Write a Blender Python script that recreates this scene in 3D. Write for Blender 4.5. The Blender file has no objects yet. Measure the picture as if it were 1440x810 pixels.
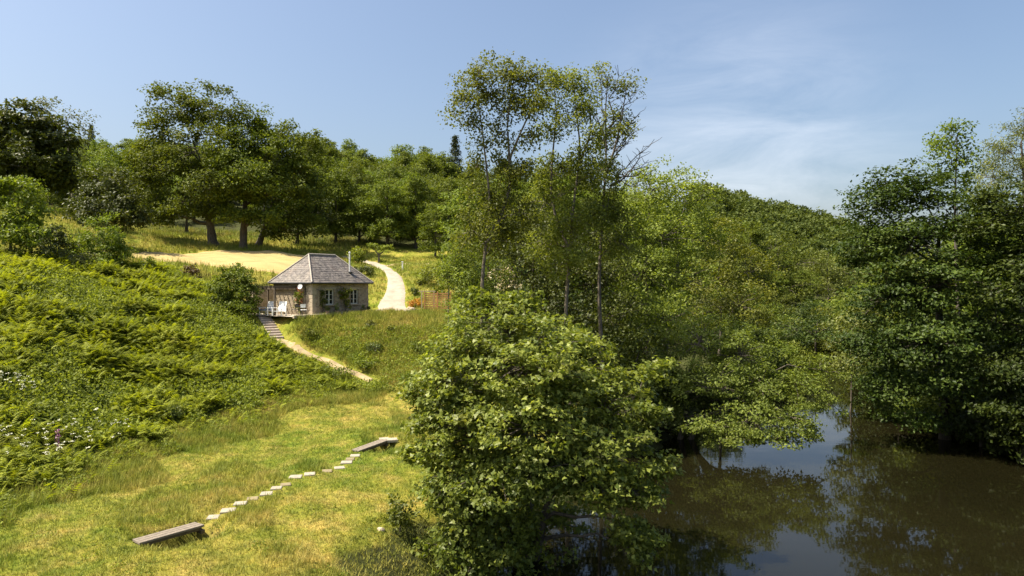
import bpy, math, random
import numpy as np
from mathutils import Vector

# ------------------------------------------------------------------ camera, sky, sun, exposure
SC = bpy.context.scene
COL = SC.collection
CAM_Z, FPX, HOR = 8.7, 960.0, 398.0          # eye height over the water, focal length and eye line in photo pixels
cam = bpy.data.cameras.new('camera'); cam.sensor_width = 36.0; cam.lens = 24.0
cam.clip_start = 0.1; cam.clip_end = 5000.0
cam_o = bpy.data.objects.new('camera', cam); COL.objects.link(cam_o)
cam_o.location = (0, 0, CAM_Z); cam_o.rotation_euler = (math.radians(90 - 0.42), 0, 0)
SC.camera = cam_o

SUN_EL, SUN_AZ = math.radians(59), math.radians(-99)
SUN_DIR = Vector((math.sin(SUN_AZ) * math.cos(SUN_EL), math.cos(SUN_AZ) * math.cos(SUN_EL), math.sin(SUN_EL)))
sun = bpy.data.lights.new('sun', 'SUN'); sun.energy = 4.9; sun.angle = math.radians(0.5); sun.color = (1.0, 0.91, 0.74)
sun_o = bpy.data.objects.new('sun', sun); COL.objects.link(sun_o)
sun_o.rotation_euler = SUN_DIR.to_track_quat('Z', 'Y').to_euler(); sun_o.location = (-60, 0, 80)

world = bpy.data.worlds.new('World'); SC.world = world; world.use_nodes = True
wn = world.node_tree; wn.nodes.clear()
def wnode(t, **kw):
    n = wn.nodes.new(t)
    for k, v in kw.items(): setattr(n, k, v)
    return n
w_out = wnode('ShaderNodeOutputWorld'); w_bg = wnode('ShaderNodeBackground')
w_sky = wnode('ShaderNodeTexSky', sky_type='NISHITA', sun_disc=False, sun_elevation=SUN_EL, sun_rotation=SUN_AZ,
              air_density=1.1, dust_density=4.0, ozone_density=2.2, altitude=0)
w_bg.inputs['Strength'].default_value = 0.094
w_tc = wnode('ShaderNodeTexCoord')
# thin cirrus: stretched noise over the direction, fading out away from one bank of cloud
w_map = wnode('ShaderNodeMapping'); w_map.inputs['Scale'].default_value = (3.0, 3.0, 11.0); w_map.inputs['Rotation'].default_value = (0, 0.16, 0.1)
w_no = wnode('ShaderNodeTexNoise'); w_no.inputs['Scale'].default_value = 1.6; w_no.inputs['Detail'].default_value = 9; w_no.inputs['Roughness'].default_value = 0.62
w_no.inputs['Distortion'].default_value = 0.5
w_r = wnode('ShaderNodeMapRange'); w_r.inputs[1].default_value = 0.30; w_r.inputs[2].default_value = 0.78
w_dir = wnode('ShaderNodeVectorMath', operation='DISTANCE'); w_dir.inputs[1].default_value = (0.30, 0.94, 0.13)
w_r2 = wnode('ShaderNodeMapRange', interpolation_type='SMOOTHSTEP'); w_r2.inputs[1].default_value = 0.32; w_r2.inputs[2].default_value = 0.02
w_mul = wnode('ShaderNodeMath', operation='MULTIPLY'); w_mul2 = wnode('ShaderNodeMath', operation='MULTIPLY'); w_mul2.inputs[1].default_value = 0.42
w_mix = wnode('ShaderNodeMixRGB'); w_mix.inputs[2].default_value = (6.8, 7.0, 7.4, 1)
L = wn.links.new
L(w_tc.outputs['Generated'], w_map.inputs[0]); L(w_map.outputs[0], w_no.inputs['Vector']); L(w_no.outputs[0], w_r.inputs[0])
L(w_tc.outputs['Generated'], w_dir.inputs[0]); L(w_dir.outputs['Value'], w_r2.inputs[0])
L(w_r.outputs[0], w_mul.inputs[0]); L(w_r2.outputs[0], w_mul.inputs[1]); L(w_mul.outputs[0], w_mul2.inputs[0])
L(w_mul2.outputs[0], w_mix.inputs[0]); L(w_sky.outputs[0], w_mix.inputs[1]); L(w_mix.outputs[0], w_bg.inputs[0]); L(w_bg.outputs[0], w_out.inputs[0])

vs = SC.view_settings
vs.view_transform = 'Standard'; vs.look = 'None'; vs.gamma = 1.0; vs.exposure = 1.05; vs.use_curve_mapping = False
SC.cycles.max_bounces = 8; SC.cycles.diffuse_bounces = 3; SC.cycles.glossy_bounces = 3; SC.cycles.transmission_bounces = 4
SC.cycles.caustics_reflective = False; SC.cycles.caustics_refractive = False
rng = np.random.default_rng(11); random.seed(5)

# ------------------------------------------------------------------ mesh helpers
class Geo:
    def __init__(s): s.v = []; s.f = []; s.n = 0
    def add(s, v, f):
        v = np.asarray(v, float).reshape(-1, 3); f = np.asarray(f, int)
        s.v.append(v); s.f.append(f + s.n); s.n += len(v); return s
    def mesh(s, name, smooth=False):
        me = bpy.data.meshes.new(name)
        v = np.concatenate(s.v); me.vertices.add(len(v)); me.vertices.foreach_set('co', v.astype(np.float32).ravel())
        loops = np.concatenate([f.ravel() for f in s.f]); tot = np.concatenate([np.full(len(f), f.shape[1]) for f in s.f])
        st = np.concatenate([[0], np.cumsum(tot)[:-1]])
        me.loops.add(len(loops)); me.loops.foreach_set('vertex_index', loops.astype(np.int32))
        me.polygons.add(len(tot)); me.polygons.foreach_set('loop_start', st.astype(np.int32))
        me.polygons.foreach_set('use_smooth', np.full(len(tot), bool(smooth)))
        me.update(calc_edges=True); return me
    def box(s, c, size, axes=None, taper=1.0):
        sx, sy, sz = [q / 2 for q in size]
        p = np.array([[-sx, -sy, -sz], [sx, -sy, -sz], [sx, sy, -sz], [-sx, sy, -sz],
                      [-sx * taper, -sy * taper, sz], [sx * taper, -sy * taper, sz], [sx * taper, sy * taper, sz], [-sx * taper, sy * taper, sz]])
        if axes is not None: p = p @ np.asarray(axes, float)
        return s.add(p + np.asarray(c, float), [[0, 3, 2, 1], [4, 5, 6, 7], [0, 1, 5, 4], [1, 2, 6, 5], [2, 3, 7, 6], [3, 0, 4, 7]])
    def slab(s, c, size, axes=None, b=0.015):
        # a box with its top edges bevelled
        sx, sy, sz = size[0] / 2, size[1] / 2, size[2] / 2
        ring = lambda x, y, z: [[-x, -y, z], [x, -y, z], [x, y, z], [-x, y, z]]
        p = np.array(ring(sx, sy, -sz) + ring(sx, sy, sz - b) + ring(sx - b, sy - b, sz))
        if axes is not None: p = p @ np.asarray(axes, float)
        f = [[3, 2, 1, 0], [8, 9, 10, 11]]
        for k in (0, 4):
            for i in range(4): j = (i + 1) % 4; f.append([k + i, k + j, k + 4 + j, k + 4 + i])
        return s.add(p + np.asarray(c, float), f)
    def tube(s, pts, rad, sides=6, cap=False):
        P = np.asarray(pts, float); n = len(P); R = np.broadcast_to(np.asarray(rad, float), (n,))
        T = np.gradient(P, axis=0); T /= np.linalg.norm(T, axis=1)[:, None] + 1e-9
        ref = np.where(np.abs(T[:, 2:3]) > 0.9, [[1., 0, 0]], [[0, 0, 1.]])
        if n > 1: ref = np.repeat(ref[:1] if abs(T[0, 2]) <= 0.9 else np.array([[1., 0.01, 0]]), n, 0)
        A = np.cross(T, ref); A /= np.linalg.norm(A, axis=1)[:, None] + 1e-9
        B = np.cross(T, A); a = np.arange(sides) * 2 * math.pi / sides
        V = P[:, None] + R[:, None, None] * (np.cos(a)[None, :, None] * A[:, None] + np.sin(a)[None, :, None] * B[:, None])
        i = np.arange(n - 1)[:, None] * sides; k = np.arange(sides)[None]; k2 = (k + 1) % sides
        F = np.stack([i + k, i + k2, i + sides + k2, i + sides + k], -1).reshape(-1, 4)
        s.add(V.reshape(-1, 3), F)
        if cap:
            s.add(V[-1], [list(range(sides))]); s.add(V[0], [list(range(sides))[::-1]])
        return s

def tag(o, label=None, cat=None, group=None, kind=None):
    if label: o['label'] = label
    if cat: o['category'] = cat
    if group: o['group'] = group
    if kind: o['kind'] = kind
    return o
def link(name, data, mat=None, parent=None, loc=(0, 0, 0)):
    o = bpy.data.objects.new(name, data); COL.objects.link(o); o.location = loc
    if mat is not None and data is not None and not data.materials: data.materials.append(mat)
    if parent is not None: o.parent = parent
    return o
def root(name, loc, label, cat, group=None):
    o = bpy.data.objects.new(name, None); COL.objects.link(o); o.location = loc; o.empty_display_size = 0.3
    return tag(o, label, cat, group)
def part(name, geo, mat, parent, smooth=False): return link(name, geo.mesh(name, smooth), mat, parent)
def frames(nrm, ang):
    # per-row orthonormal frames: rows x (along), y (side), z (normal)
    n = nrm / (np.linalg.norm(nrm, axis=1)[:, None] + 1e-9)
    ref = np.where(np.abs(n[:, 2:3]) > 0.95, [[1., 0, 0]], [[0, 0, 1.]])
    a = np.cross(ref, n); a /= np.linalg.norm(a, axis=1)[:, None] + 1e-9
    b = np.cross(n, a); c, s_ = np.cos(ang)[:, None], np.sin(ang)[:, None]
    x = a * c + b * s_; y = np.cross(n, x)
    return np.stack([x, y, n], 1)
def stamp(geo, tmpl, faces, pos, fr, size):
    N = len(pos); t = np.asarray(tmpl, float)
    V = pos[:, None] + np.einsum('kj,njd->nkd', t, fr) * np.asarray(size)[:, None, None]
    F = (np.arange(N) * len(t))[:, None, None] + np.asarray(faces)[None]
    geo.add(V.reshape(-1, 3), F.reshape(-1, F.shape[-1]))
KITE = ([[0, 0, 0], [0.45, -0.30, 0.06], [1, 0, -0.05], [0.45, 0.30, 0.06]], [[0, 1, 2, 3]])
LANCE = ([[0, 0, 0], [0.45, -0.17, 0.05], [1, 0, -0.12], [0.45, 0.17, 0.05]], [[0, 1, 2, 3]])
ROUND = ([[0, 0, 0], [0.3, -0.36, 0.05], [0.75, -0.3, 0.03], [1, 0, -0.04], [0.75, 0.3, 0.03], [0.3, 0.36, 0.05]], [[0, 1, 2, 3, 4, 5]])
# lobed maple leaf: five points
MAPLE = ([[0, 0, 0], [.20, -.46, .05], [.45, -.20, .02], [1, 0, -.07], [.45, .20, .02], [.20, .46, .05]], [[0, 1, 2], [0, 2, 4], [2, 3, 4], [0, 4, 5]])

# ------------------------------------------------------------------ material helpers
def mat_new(name):
    m = bpy.data.materials.new(name); m.use_nodes = True; nt = m.node_tree
    return m, nt, nt.nodes['Principled BSDF'], nt.nodes['Material Output']
def N(nt, t, **kw):
    n = nt.nodes.new(t)
    for k, v in kw.items():
        if isinstance(k, str) and k.startswith('i_'):
            n.inputs[int(k[2:]) if k[2:].isdigit() else k[2:]].default_value = v
        else: setattr(n, k, v)
    return n
def noise(nt, scale, detail=4, rough=0.55, vec=None):
    n = N(nt, 'ShaderNodeTexNoise'); n.inputs['Scale'].default_value = scale; n.inputs['Detail'].default_value = detail; n.inputs['Roughness'].default_value = rough
    if vec is None:
        g = N(nt, 'ShaderNodeNewGeometry'); vec = g.outputs['Position']
    nt.links.new(vec, n.inputs['Vector']); return n.outputs[0]
def ramp(nt, fac, stops):
    r = N(nt, 'ShaderNodeValToRGB'); e = r.color_ramp.elements
    while len(e) < len(stops): e.new(0.5)
    for x, (p, c) in zip(e, stops): x.position = p; x.color = (*c, 1)
    nt.links.new(fac, r.inputs[0]); return r.outputs[0]
def mixc(nt, fac, a, b, mode='MIX'):
    m = N(nt, 'ShaderNodeMixRGB', blend_type=mode)
    for k, v in ((0, fac), (1, a), (2, b)):
        if hasattr(v, 'links') or hasattr(v, 'is_linked'): nt.links.new(v, m.inputs[k])
        elif k == 0: m.inputs[0].default_value = v
        else: m.inputs[k].default_value = (*v, 1)
    return m.outputs[0]
def bump(nt, p, h, strength=0.5, dist=0.05):
    b = N(nt, 'ShaderNodeBump'); b.inputs['Strength'].default_value = strength; b.inputs['Distance'].default_value = dist
    nt.links.new(h, b.inputs['Height']); nt.links.new(b.outputs[0], p.inputs['Normal'])
def leaf_mat(name, c0, c1, trans=0.35, rough=0.5, spec=0.35, patch=0.0, pc=(0.2, 0.18, 0.03), tint=1.35):
    m, nt, p, out = mat_new(name); k3 = (1.55, 1.38, 1.0); c0 = tuple(a * b for a, b in zip(c0, k3)); c1 = tuple(a * b for a, b in zip(c1, k3))
    g = N(nt, 'ShaderNodeNewGeometry'); oi = N(nt, 'ShaderNodeObjectInfo')
    col = ramp(nt, g.outputs['Random Per Island'], [(0.0, c0), (0.75, c1), (1.0, tuple(min(1, x * 1.35) for x in c1))])
    big = noise(nt, 0.35, 3, 0.5)
    col = mixc(nt, ramp(nt, big, [(0.35, (0, 0, 0)), (0.65, (.55, .55, .55))]), col, tuple(x * 0.72 for x in c0))
    hs = N(nt, 'ShaderNodeHueSaturation'); mr = N(nt, 'ShaderNodeMapRange'); mr.inputs[3].default_value = 0.72; mr.inputs[4].default_value = 1.25
    nt.links.new(oi.outputs['Random'], mr.inputs[0]); nt.links.new(mr.outputs[0], hs.inputs['Value'])
    mr2 = N(nt, 'ShaderNodeMapRange'); mr2.inputs[3].default_value = 0.494; mr2.inputs[4].default_value = 0.514
    nt.links.new(oi.outputs['Random'], mr2.inputs[0]); nt.links.new(mr2.outputs[0], hs.inputs['Hue']); nt.links.new(col, hs.inputs['Color'])
    col = hs.outputs[0]
    if patch: col = mixc(nt, ramp(nt, noise(nt, 0.9, 4), [(0.55, (0, 0, 0)), (0.75, (patch,) * 3)]), col, pc)
    nt.links.new(col, p.inputs['Base Color']); p.inputs['Roughness'].default_value = rough; p.inputs['Specular IOR Level'].default_value = spec
    t = N(nt, 'ShaderNodeBsdfTranslucent'); tc = mixc(nt, 1.0, col, (tint, tint * 0.98, 0.55), 'MULTIPLY'); nt.links.new(tc, t.inputs[0])
    ms = N(nt, 'ShaderNodeMixShader'); ms.inputs[0].default_value = trans
    nt.links.new(p.outputs[0], ms.inputs[1]); nt.links.new(t.outputs[0], ms.inputs[2]); nt.links.new(ms.outputs[0], out.inputs[0])
    return m
def plain(name, c, rough=0.6, var=0.25, scale=6.0, metal=0.0, bmp=0.0):
    m, nt, p, out = mat_new(name)
    n = noise(nt, scale, 6, 0.6)
    col = ramp(nt, n, [(0.25, tuple(x * (1 - var) for x in c)), (0.75, tuple(min(1, x * (1 + var)) for x in c))])
    nt.links.new(col, p.inputs['Base Color']); p.inputs['Roughness'].default_value = rough; p.inputs['Metallic'].default_value = metal
    if bmp: bump(nt, p, n, bmp, 0.02)
    return m
def bark_mat(name, c0, c1):
    m, nt, p, out = mat_new(name)
    tc = N(nt, 'ShaderNodeTexCoord'); mp = N(nt, 'ShaderNodeMapping'); mp.inputs['Scale'].default_value = (5, 5, 1.2)
    nt.links.new(tc.outputs['Object'], mp.inputs[0]); n = noise(nt, 2.2, 7, 0.65, mp.outputs[0])
    nt.links.new(ramp(nt, n, [(0.35, c0), (0.62, c1)]), p.inputs['Base Color']); p.inputs['Roughness'].default_value = 0.85; bump(nt, p, n, 0.8, 0.06)
    return m
def grass_colour(nt):
    # patches of lush, yellowish and straw-dry grass, the same over blades and soil
    big = noise(nt, 0.16, 5, 0.6); mid = noise(nt, 0.8, 5, 0.65)
    c = ramp(nt, big, [(0.36, (0.14, 0.21, 0.018)), (0.47, (0.24, 0.265, 0.034)), (0.59, (0.32, 0.295, 0.052)), (0.71, (0.44, 0.35, 0.10))])
    c2 = ramp(nt, mid, [(0.38, (0.12, 0.18, 0.016)), (0.5, (0.26, 0.268, 0.040)), (0.65, (0.46, 0.36, 0.11))])
    c = mixc(nt, 0.5, c, c2)
    return mixc(nt, 1.0, c, ramp(nt, noise(nt, 2.6, 5, 0.7), [(0.34, (0.62, 0.68, 0.6)), (0.5, (1.0, 1.0, 1.0)), (0.66, (1.28, 1.15, 1.2))]), 'MULTIPLY')
def blade_mat(name, dark=1.0, fixed=None, trans=0.3):
    m, nt, p, out = mat_new(name)
    g = N(nt, 'ShaderNodeNewGeometry')
    c = grass_colour(nt) if fixed is None else ramp(nt, noise(nt, 0.5, 4), [(0.3, fixed[0]), (0.7, fixed[1])])
    v = ramp(nt, g.outputs['Random Per Island'], [(0.0, (0.72 * dark,) * 3), (1.0, (1.3 * dark,) * 3)])
    c = mixc(nt, 1.0, c, v, 'MULTIPLY')
    nt.links.new(c, p.inputs['Base Color']); p.inputs['Roughness'].default_value = 0.6; p.inputs['Specular IOR Level'].default_value = 0.25
    t = N(nt, 'ShaderNodeBsdfTranslucent'); nt.links.new(c, t.inputs[0]); ms = N(nt, 'ShaderNodeMixShader'); ms.inputs[0].default_value = trans
    nt.links.new(p.outputs[0], ms.inputs[1]); nt.links.new(t.outputs[0], ms.inputs[2]); nt.links.new(ms.outputs[0], out.inputs[0])
    return m

# ------------------------------------------------------------------ terrain
def at(px, py, d): return np.array([(px - 720) / FPX * d, d, CAM_Z + (HOR - py) / FPX * d])
_ctl = [at(*q) for q in [
    (320, 720, 21.6), (520, 630, 30), (200, 765, 19), (420, 672, 25.4), (600, 700, 23), (560, 600, 33.5), (480, 585, 37),
    (60, 700, 23.2), (0, 690, 24), (0, 600, 28), (0, 500, 34), (0, 420, 40.5), (0, 372, 47), (0, 345, 60), (50, 290, 88), (-200, 330, 60), (-250, 420, 40), (-200, 600, 25),
    (100, 640, 28), (100, 500, 37.5), (100, 380, 52), (100, 310, 78), (200, 600, 33.5), (200, 500, 41), (200, 420, 50), (200, 378, 59), (200, 352, 80),
    (260, 375, 66), (300, 365, 72), (400, 370, 70), (400, 356, 84), (300, 351, 84), (330, 545, 40), (330, 500, 45), (330, 445, 51), (330, 402, 60),
    (372, 452, 53), (388, 475, 50.5), (450, 505, 47.6), (520, 535, 45), (480, 440, 54.5), (517, 439, 58), (470, 480, 50), (560, 470, 51), (560, 520, 46), (560, 560, 40.5),
    (545, 438, 57.5), (600, 439, 57.5), (640, 441, 56.5), (572, 410, 66), (585, 410, 66), (550, 385, 75), (600, 385, 75), (528, 375, 82), (500, 366, 88), (450, 353, 94),
    (600, 372, 84), (640, 375, 86), (640, 330, 110), (500, 344, 100), (440, 344, 97), (300, 335, 95), (200, 325, 98), (100, 300, 100)]]
_ctl += [np.array(q, float) for q in [
    (-15, 8, 1.5), (-6, 8, 1.2), (-25, 12, 3), (-10, -20, 1.5), (-40, -20, 8), (-1, 36, 1.4), (3, 38, 1.2), (-2, 44, 2.2), (0, 56, 4.6), (8, 52, 1.5), (8, 66, 5.5),
    (20, 70, 3.0), (24, 90, 8), (15, 110, 16), (40, 125, 8), (0, 85, 10), (-28, 170, 28), (-50, 170, 29), (-90, 165, 31), (-90, 110, 21), (-130, 90, 22), (-8, 170, 23), (20, 170, 18),
    (55, 170, 10), (65, 230, 31), (100, 230, 22.5), (130, 230, 12), (40, 250, 38), (0, 250, 38), (-60, 250, 40), (-150, 250, 45), (160, 250, 8), (80, 180, 9),
    (30, 40, 1.2), (33, 30, 1.5), (45, 50, 5), (60, 85, 8), (95, 60, 18), (45, 10, 3), (80, -20, 14), (60, 120, 3), (120, 130, 8), (220, 200, 12), (250, 60, 35),
    (-300, 100, 60), (-300, 300, 65), (0, 500, 45), (300, 500, 25), (-300, 600, 50), (0, 1200, 40), (900, 900, 30), (-900, 900, 60), (900, 0, 50), (-900, 0, 70), (0, -300, 10)]]
_ctl = np.array(_ctl); _C2 = 9.0
_A = np.sqrt(((_ctl[:, None, :2] - _ctl[None, :, :2]) ** 2).sum(-1) + _C2)
_n = len(_ctl); _S = np.zeros((_n + 1, _n + 1)); _S[:_n, :_n] = _A - np.eye(_n) * 0.25; _S[_n, :_n] = 1; _S[:_n, _n] = 1
_w = np.linalg.solve(_S, np.append(_ctl[:, 2], 0))
BANK_L = np.array([(-60, -8), (8, -5.0), (19, -1.6), (26, 1.6), (33, 5.6), (38, 8.6), (45, 12), (55, 19), (70, 29), (90, 39), (120, 62), (150, 95)])
BANK_R = np.array([(-60, 24), (8, 29), (32, 26.3), (42, 24.8), (50, 27.5), (60, 33), (70, 39), (90, 48), (120, 72), (150, 105)])
# cottage frame: corner, the two facade directions
HC = np.array([-15.5, 53.0]); E1 = np.array([0.55, 0.835]); E2 = np.array([-0.835, 0.55]); HZ = 6.2; HA, HB = 6.0, 4.7
def house_ab(x, y): return (x - HC[0]) * E1[0] + (y - HC[1]) * E1[1], (x - HC[0]) * E2[0] + (y - HC[1]) * E2[1]
def H3(a, b, z=0.0): p = HC + a * E1 + b * E2; return np.array([p[0], p[1], HZ + z])
sstep = lambda t: (lambda q: q * q * (3 - 2 * q))(np.clip(t, 0, 1))
def river_s(x, y):
    l = np.interp(y, BANK_L[:, 0], BANK_L[:, 1]); r = np.interp(y, BANK_R[:, 0], BANK_R[:, 1])
    wob = 0.35 * np.sin(y * 0.9) + 0.25 * np.sin(y * 2.3 + 1)
    return np.maximum(np.maximum(l - x, x - r) * 0.85 + wob, y - 140)
BR1 = np.array([-10.02, 19.9]); BR2 = np.array([-6.3, 30.3]); BU = np.array([0.56, 0.83])
BV = np.array([0.83, -0.56])
def ditch(x, y):
    z = np.zeros_like(x)
    for c, off in ((BR1, 0.15), (BR2, 0.15)):
        u = (x - c[0]) * BU[0] + (y - c[1]) * BU[1] - off; v = (x - c[0]) * BV[0] + (y - c[1]) * BV[1]
        z -= 1.2 * np.exp(-(u / 0.82) ** 8) * sstep((v + 0.42) / 0.34) * sstep((1.7 - v) / 1.6)
    return z
ST0 = at(371, 449, 52.6)[:2]; SD = np.array([0.62, -0.785]); SN = np.array([0.785, 0.62])
def zt(x, y):
    x = np.asarray(x, float); y = np.asarray(y, float); sh = x.shape; X = x.ravel(); Y = y.ravel()
    z = np.full(X.shape, _w[_n])
    for i in range(_n): z = z + _w[i] * np.sqrt((X - _ctl[i, 0]) ** 2 + (Y - _ctl[i, 1]) ** 2 + _C2)
    rough = np.clip((Y - 10) / 30, 0, 1)
    z = z + 0.07 * np.sin(X * 0.8 + 0.6 * Y) * rough + 0.05 * np.sin(X * 1.7 - Y * 1.1) + 0.035 * np.sin(2.9 * X + 2.1 * Y)
    a, b = house_ab(X, Y)
    da = np.maximum(np.maximum(-2.5 - a, a - 7.5), 0); db = np.maximum(np.maximum(-0.7 - b, b - 6.0), 0); dd = np.hypot(da, db)
    w = 1 - sstep(dd / 2.2); z = z * (1 - w) + (HZ - 0.06) * w
    st_ = np.exp(-(((X - ST0[0]) * SN[0] + (Y - ST0[1]) * SN[1]) / 0.9) ** 4); al = (X - ST0[0]) * SD[0] + (Y - ST0[1]) * SD[1]
    tgt = HZ - 0.1 - 0.42 * np.clip(al, 0, 6); z = np.where((al > 0) & (al < 6), z * (1 - st_) + np.minimum(z, tgt) * st_, z)
    s = river_s(X, Y)
    zb = np.where(s < 0, np.maximum(-1.5, 0.7 * s), np.where(s < 1.2, 0.75 * s, 0.9 + 0.45 * (s - 1.2)))
    z = np.where(s < 0, zb, np.minimum(z, zb))
    return (z + ditch(X, Y)).reshape(sh)
def z1(x, y): return float(zt(np.array([x]), np.array([y]))[0])
def hit(px, py, d0=8.0, d1=260.0):
    d = np.arange(d0, d1, 0.15); X = (px - 720) / FPX * d; Z = CAM_Z + (HOR - py) / FPX * d
    k = np.nonzero(Z <= zt(X, d))[0]; k = k[0] if len(k) else len(d) - 1
    return np.array([X[k], d[k], z1(X[k], d[k])])
def axis(segs): return np.unique(np.round(np.concatenate([np.arange(a, b, s) for a, b, s in segs] + [[segs[-1][1]]]), 4))
gx = axis([(-1500, -300, 100), (-300, -80, 10), (-80, -26, 1.0), (-26, 8, 0.34), (8, 60, 1.0), (60, 300, 8), (300, 1500, 100)])
gy = axis([(-300, -60, 60), (-60, 12, 3), (12, 50, 0.34), (50, 110, 0.8), (110, 270, 4), (270, 2000, 100)])
GX, GY = np.meshgrid(gx, gy); GZ = zt(GX, GY); nx, ny = len(gx), len(gy)
g = Geo(); idx = np.arange(nx * ny).reshape(ny, nx)
g.add(np.stack([GX, GY, GZ], -1), np.stack([idx[:-1, :-1], idx[:-1, 1:], idx[1:, 1:], idx[1:, :-1]], -1).reshape(-1, 4))
me = g.mesh('ground', True)
BRACK = np.array([(-17.5, 20), (-17.3, 27), (-17.2, 33), (-14.2, 39), (-11.8, 43.5), (-13.5, 46.8), (-16.2, 48.8), (-18.6, 50.6), (-20.6, 52.5), (-23, 55), (-27, 59.5), (-33, 60), (-37, 56), (-41, 48), (-36, 38), (-30, 27), (-26, 19)])
def inside(poly, x, y):
    r = np.zeros(np.shape(x), bool); j = len(poly) - 1
    for i in range(len(poly)):
        xi, yi = poly[i]; xj, yj = poly[j]
        with np.errstate(divide='ignore', invalid='ignore'):
            r ^= ((yi > y) != (yj > y)) & (x < (xj - xi) * (y - yi) / (yj - yi + 1e-12) + xi)
        j = i
    return r
fern = inside(BRACK, GX, GY).astype(float)
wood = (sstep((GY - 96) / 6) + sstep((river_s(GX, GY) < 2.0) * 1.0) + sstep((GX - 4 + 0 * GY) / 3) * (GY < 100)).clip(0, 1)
wood = np.maximum(wood, np.clip(-ditch(GX, GY) * 1.6, 0, 1))  # ditches join the mask: muddy soil, with shade under the bridges painted in
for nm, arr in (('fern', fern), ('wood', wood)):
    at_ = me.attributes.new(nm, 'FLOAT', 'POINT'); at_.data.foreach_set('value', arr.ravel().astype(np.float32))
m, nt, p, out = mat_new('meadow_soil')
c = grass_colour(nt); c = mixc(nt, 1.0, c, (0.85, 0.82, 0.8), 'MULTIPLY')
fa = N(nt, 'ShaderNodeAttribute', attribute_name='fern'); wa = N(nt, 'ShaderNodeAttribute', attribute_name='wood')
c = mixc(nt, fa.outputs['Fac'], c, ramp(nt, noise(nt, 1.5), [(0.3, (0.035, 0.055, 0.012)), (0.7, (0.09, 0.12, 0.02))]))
c = mixc(nt, wa.outputs['Fac'], c, ramp(nt, noise(nt, 0.7), [(0.3, (0.03, 0.03, 0.012)), (0.7, (0.06, 0.07, 0.02))]))  # dark floor of woods and banks, and the painted ditch shade
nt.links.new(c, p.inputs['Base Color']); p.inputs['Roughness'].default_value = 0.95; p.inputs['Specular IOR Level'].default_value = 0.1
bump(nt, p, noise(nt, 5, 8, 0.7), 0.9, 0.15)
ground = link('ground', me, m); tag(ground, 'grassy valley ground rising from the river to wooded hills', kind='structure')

# river
m, nt, p, out = mat_new('river_water')
nt.links.new(ramp(nt, noise(nt, 0.12, 4), [(0.3, (0.0068, 0.0063, 0.0024)), (0.7, (0.0105, 0.0095, 0.0037))]), p.inputs['Base Color'])
p.inputs['Roughness'].default_value = 0.03; p.inputs['IOR'].default_value = 1.33
tc = N(nt, 'ShaderNodeNewGeometry'); mp = N(nt, 'ShaderNodeMapping'); mp.inputs['Scale'].default_value = (0.6, 1.3, 1); nt.links.new(tc.outputs['Position'], mp.inputs[0])
bump(nt, p, noise(nt, 1.1, 3, 0.5, mp.outputs[0]), 0.05, 0.05)
g = Geo(); ys = np.concatenate([np.arange(-60, 150, 3.0), [152]])
lx = np.interp(ys, BANK_L[:, 0], BANK_L[:, 1]) - 3; rx = np.interp(ys, BANK_R[:, 0], BANK_R[:, 1]) + 3
V = np.stack([np.stack([lx, ys, 0 * ys], 1), np.stack([rx, ys, 0 * ys], 1)], 1).reshape(-1, 3)
k = np.arange(len(ys) - 1) * 2; g.add(V, np.stack([k, k + 1, k + 3, k + 2], 1))
tag(link('river', g.mesh('river'), m), 'still brown river under the overhanging trees', kind='structure')

# ribbons laid over the ground
def smooth_line(pts, n):
    P = np.asarray(pts, float); s = np.r_[0, np.cumsum(np.linalg.norm(np.diff(P, axis=0), axis=1))]
    t = np.linspace(0, s[-1], n); Q = np.stack([np.interp(t, s, P[:, i]) for i in range(P.shape[1])], 1)
    for _ in range(max(2, n // 14)):
        Q[1:-1] = 0.25 * Q[:-2] + 0.5 * Q[1:-1] + 0.25 * Q[2:]
    return Q
def ribbon(name, left, right, n, cross, lift, mat, label):
    A = smooth_line(left, n); B = smooth_line(right, n); t = np.linspace(0, 1, cross)[None, :, None]
    P = A[:, None] * (1 - t) + B[:, None] * t
    Z = zt(P[..., 0], P[..., 1]) + lift; Z[:, 0] -= lift + 0.08; Z[:, -1] -= lift + 0.08
    i = np.arange(n * cross).reshape(n, cross)
    g = Geo().add(np.concatenate([P, Z[..., None]], -1), np.stack([i[:-1, :-1], i[:-1, 1:], i[1:, 1:], i[1:, :-1]], -1).reshape(-1, 4))
    o = link(name, g.mesh(name, True), mat); tag(o, label, kind='structure'); return A, B
m, nt, p, out = mat_new('gravel')
nt.links.new(ramp(nt, noise(nt, 1.2, 8, 0.7), [(0.3, (0.27, 0.23, 0.17)), (0.55, (0.36, 0.31, 0.24)), (0.75, (0.42, 0.37, 0.29))]), p.inputs['Base Color'])
p.inputs['Roughness'].default_value = 0.95; bump(nt, p, noise(nt, 6, 8, 0.75), 0.9, 0.06)
GRAVEL = m
XY = lambda px, d: ((px - 720) / FPX * d, d)
DRL = [XY(505, 57.2), XY(522, 59.5), XY(540, 65), XY(543.5, 70), XY(539, 76), XY(527, 82), XY(508, 87), XY(480, 90)]
DRR = [XY(592, 56.9), XY(573, 60.5), XY(573, 66.5), XY(566, 73), XY(553, 79.5), XY(540, 85), XY(512, 89.2), XY(480, 91.5)]
ribbon('gravel_drive', DRL, DRR, 60, 7, 0.07, GRAVEL, 'pale gravel drive curving uphill beside the cottage')
ribbon('gravel_track', [XY(545, 82.2), XY(575, 84), XY(605, 85.5)], [XY(541, 83.4), XY(575, 85.6), XY(605, 87)], 14, 4, 0.06, plain('dry_track', (0.30, 0.23, 0.10), 0.9, 0.3, 2), 'narrow dry track branching off behind the drive')
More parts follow.
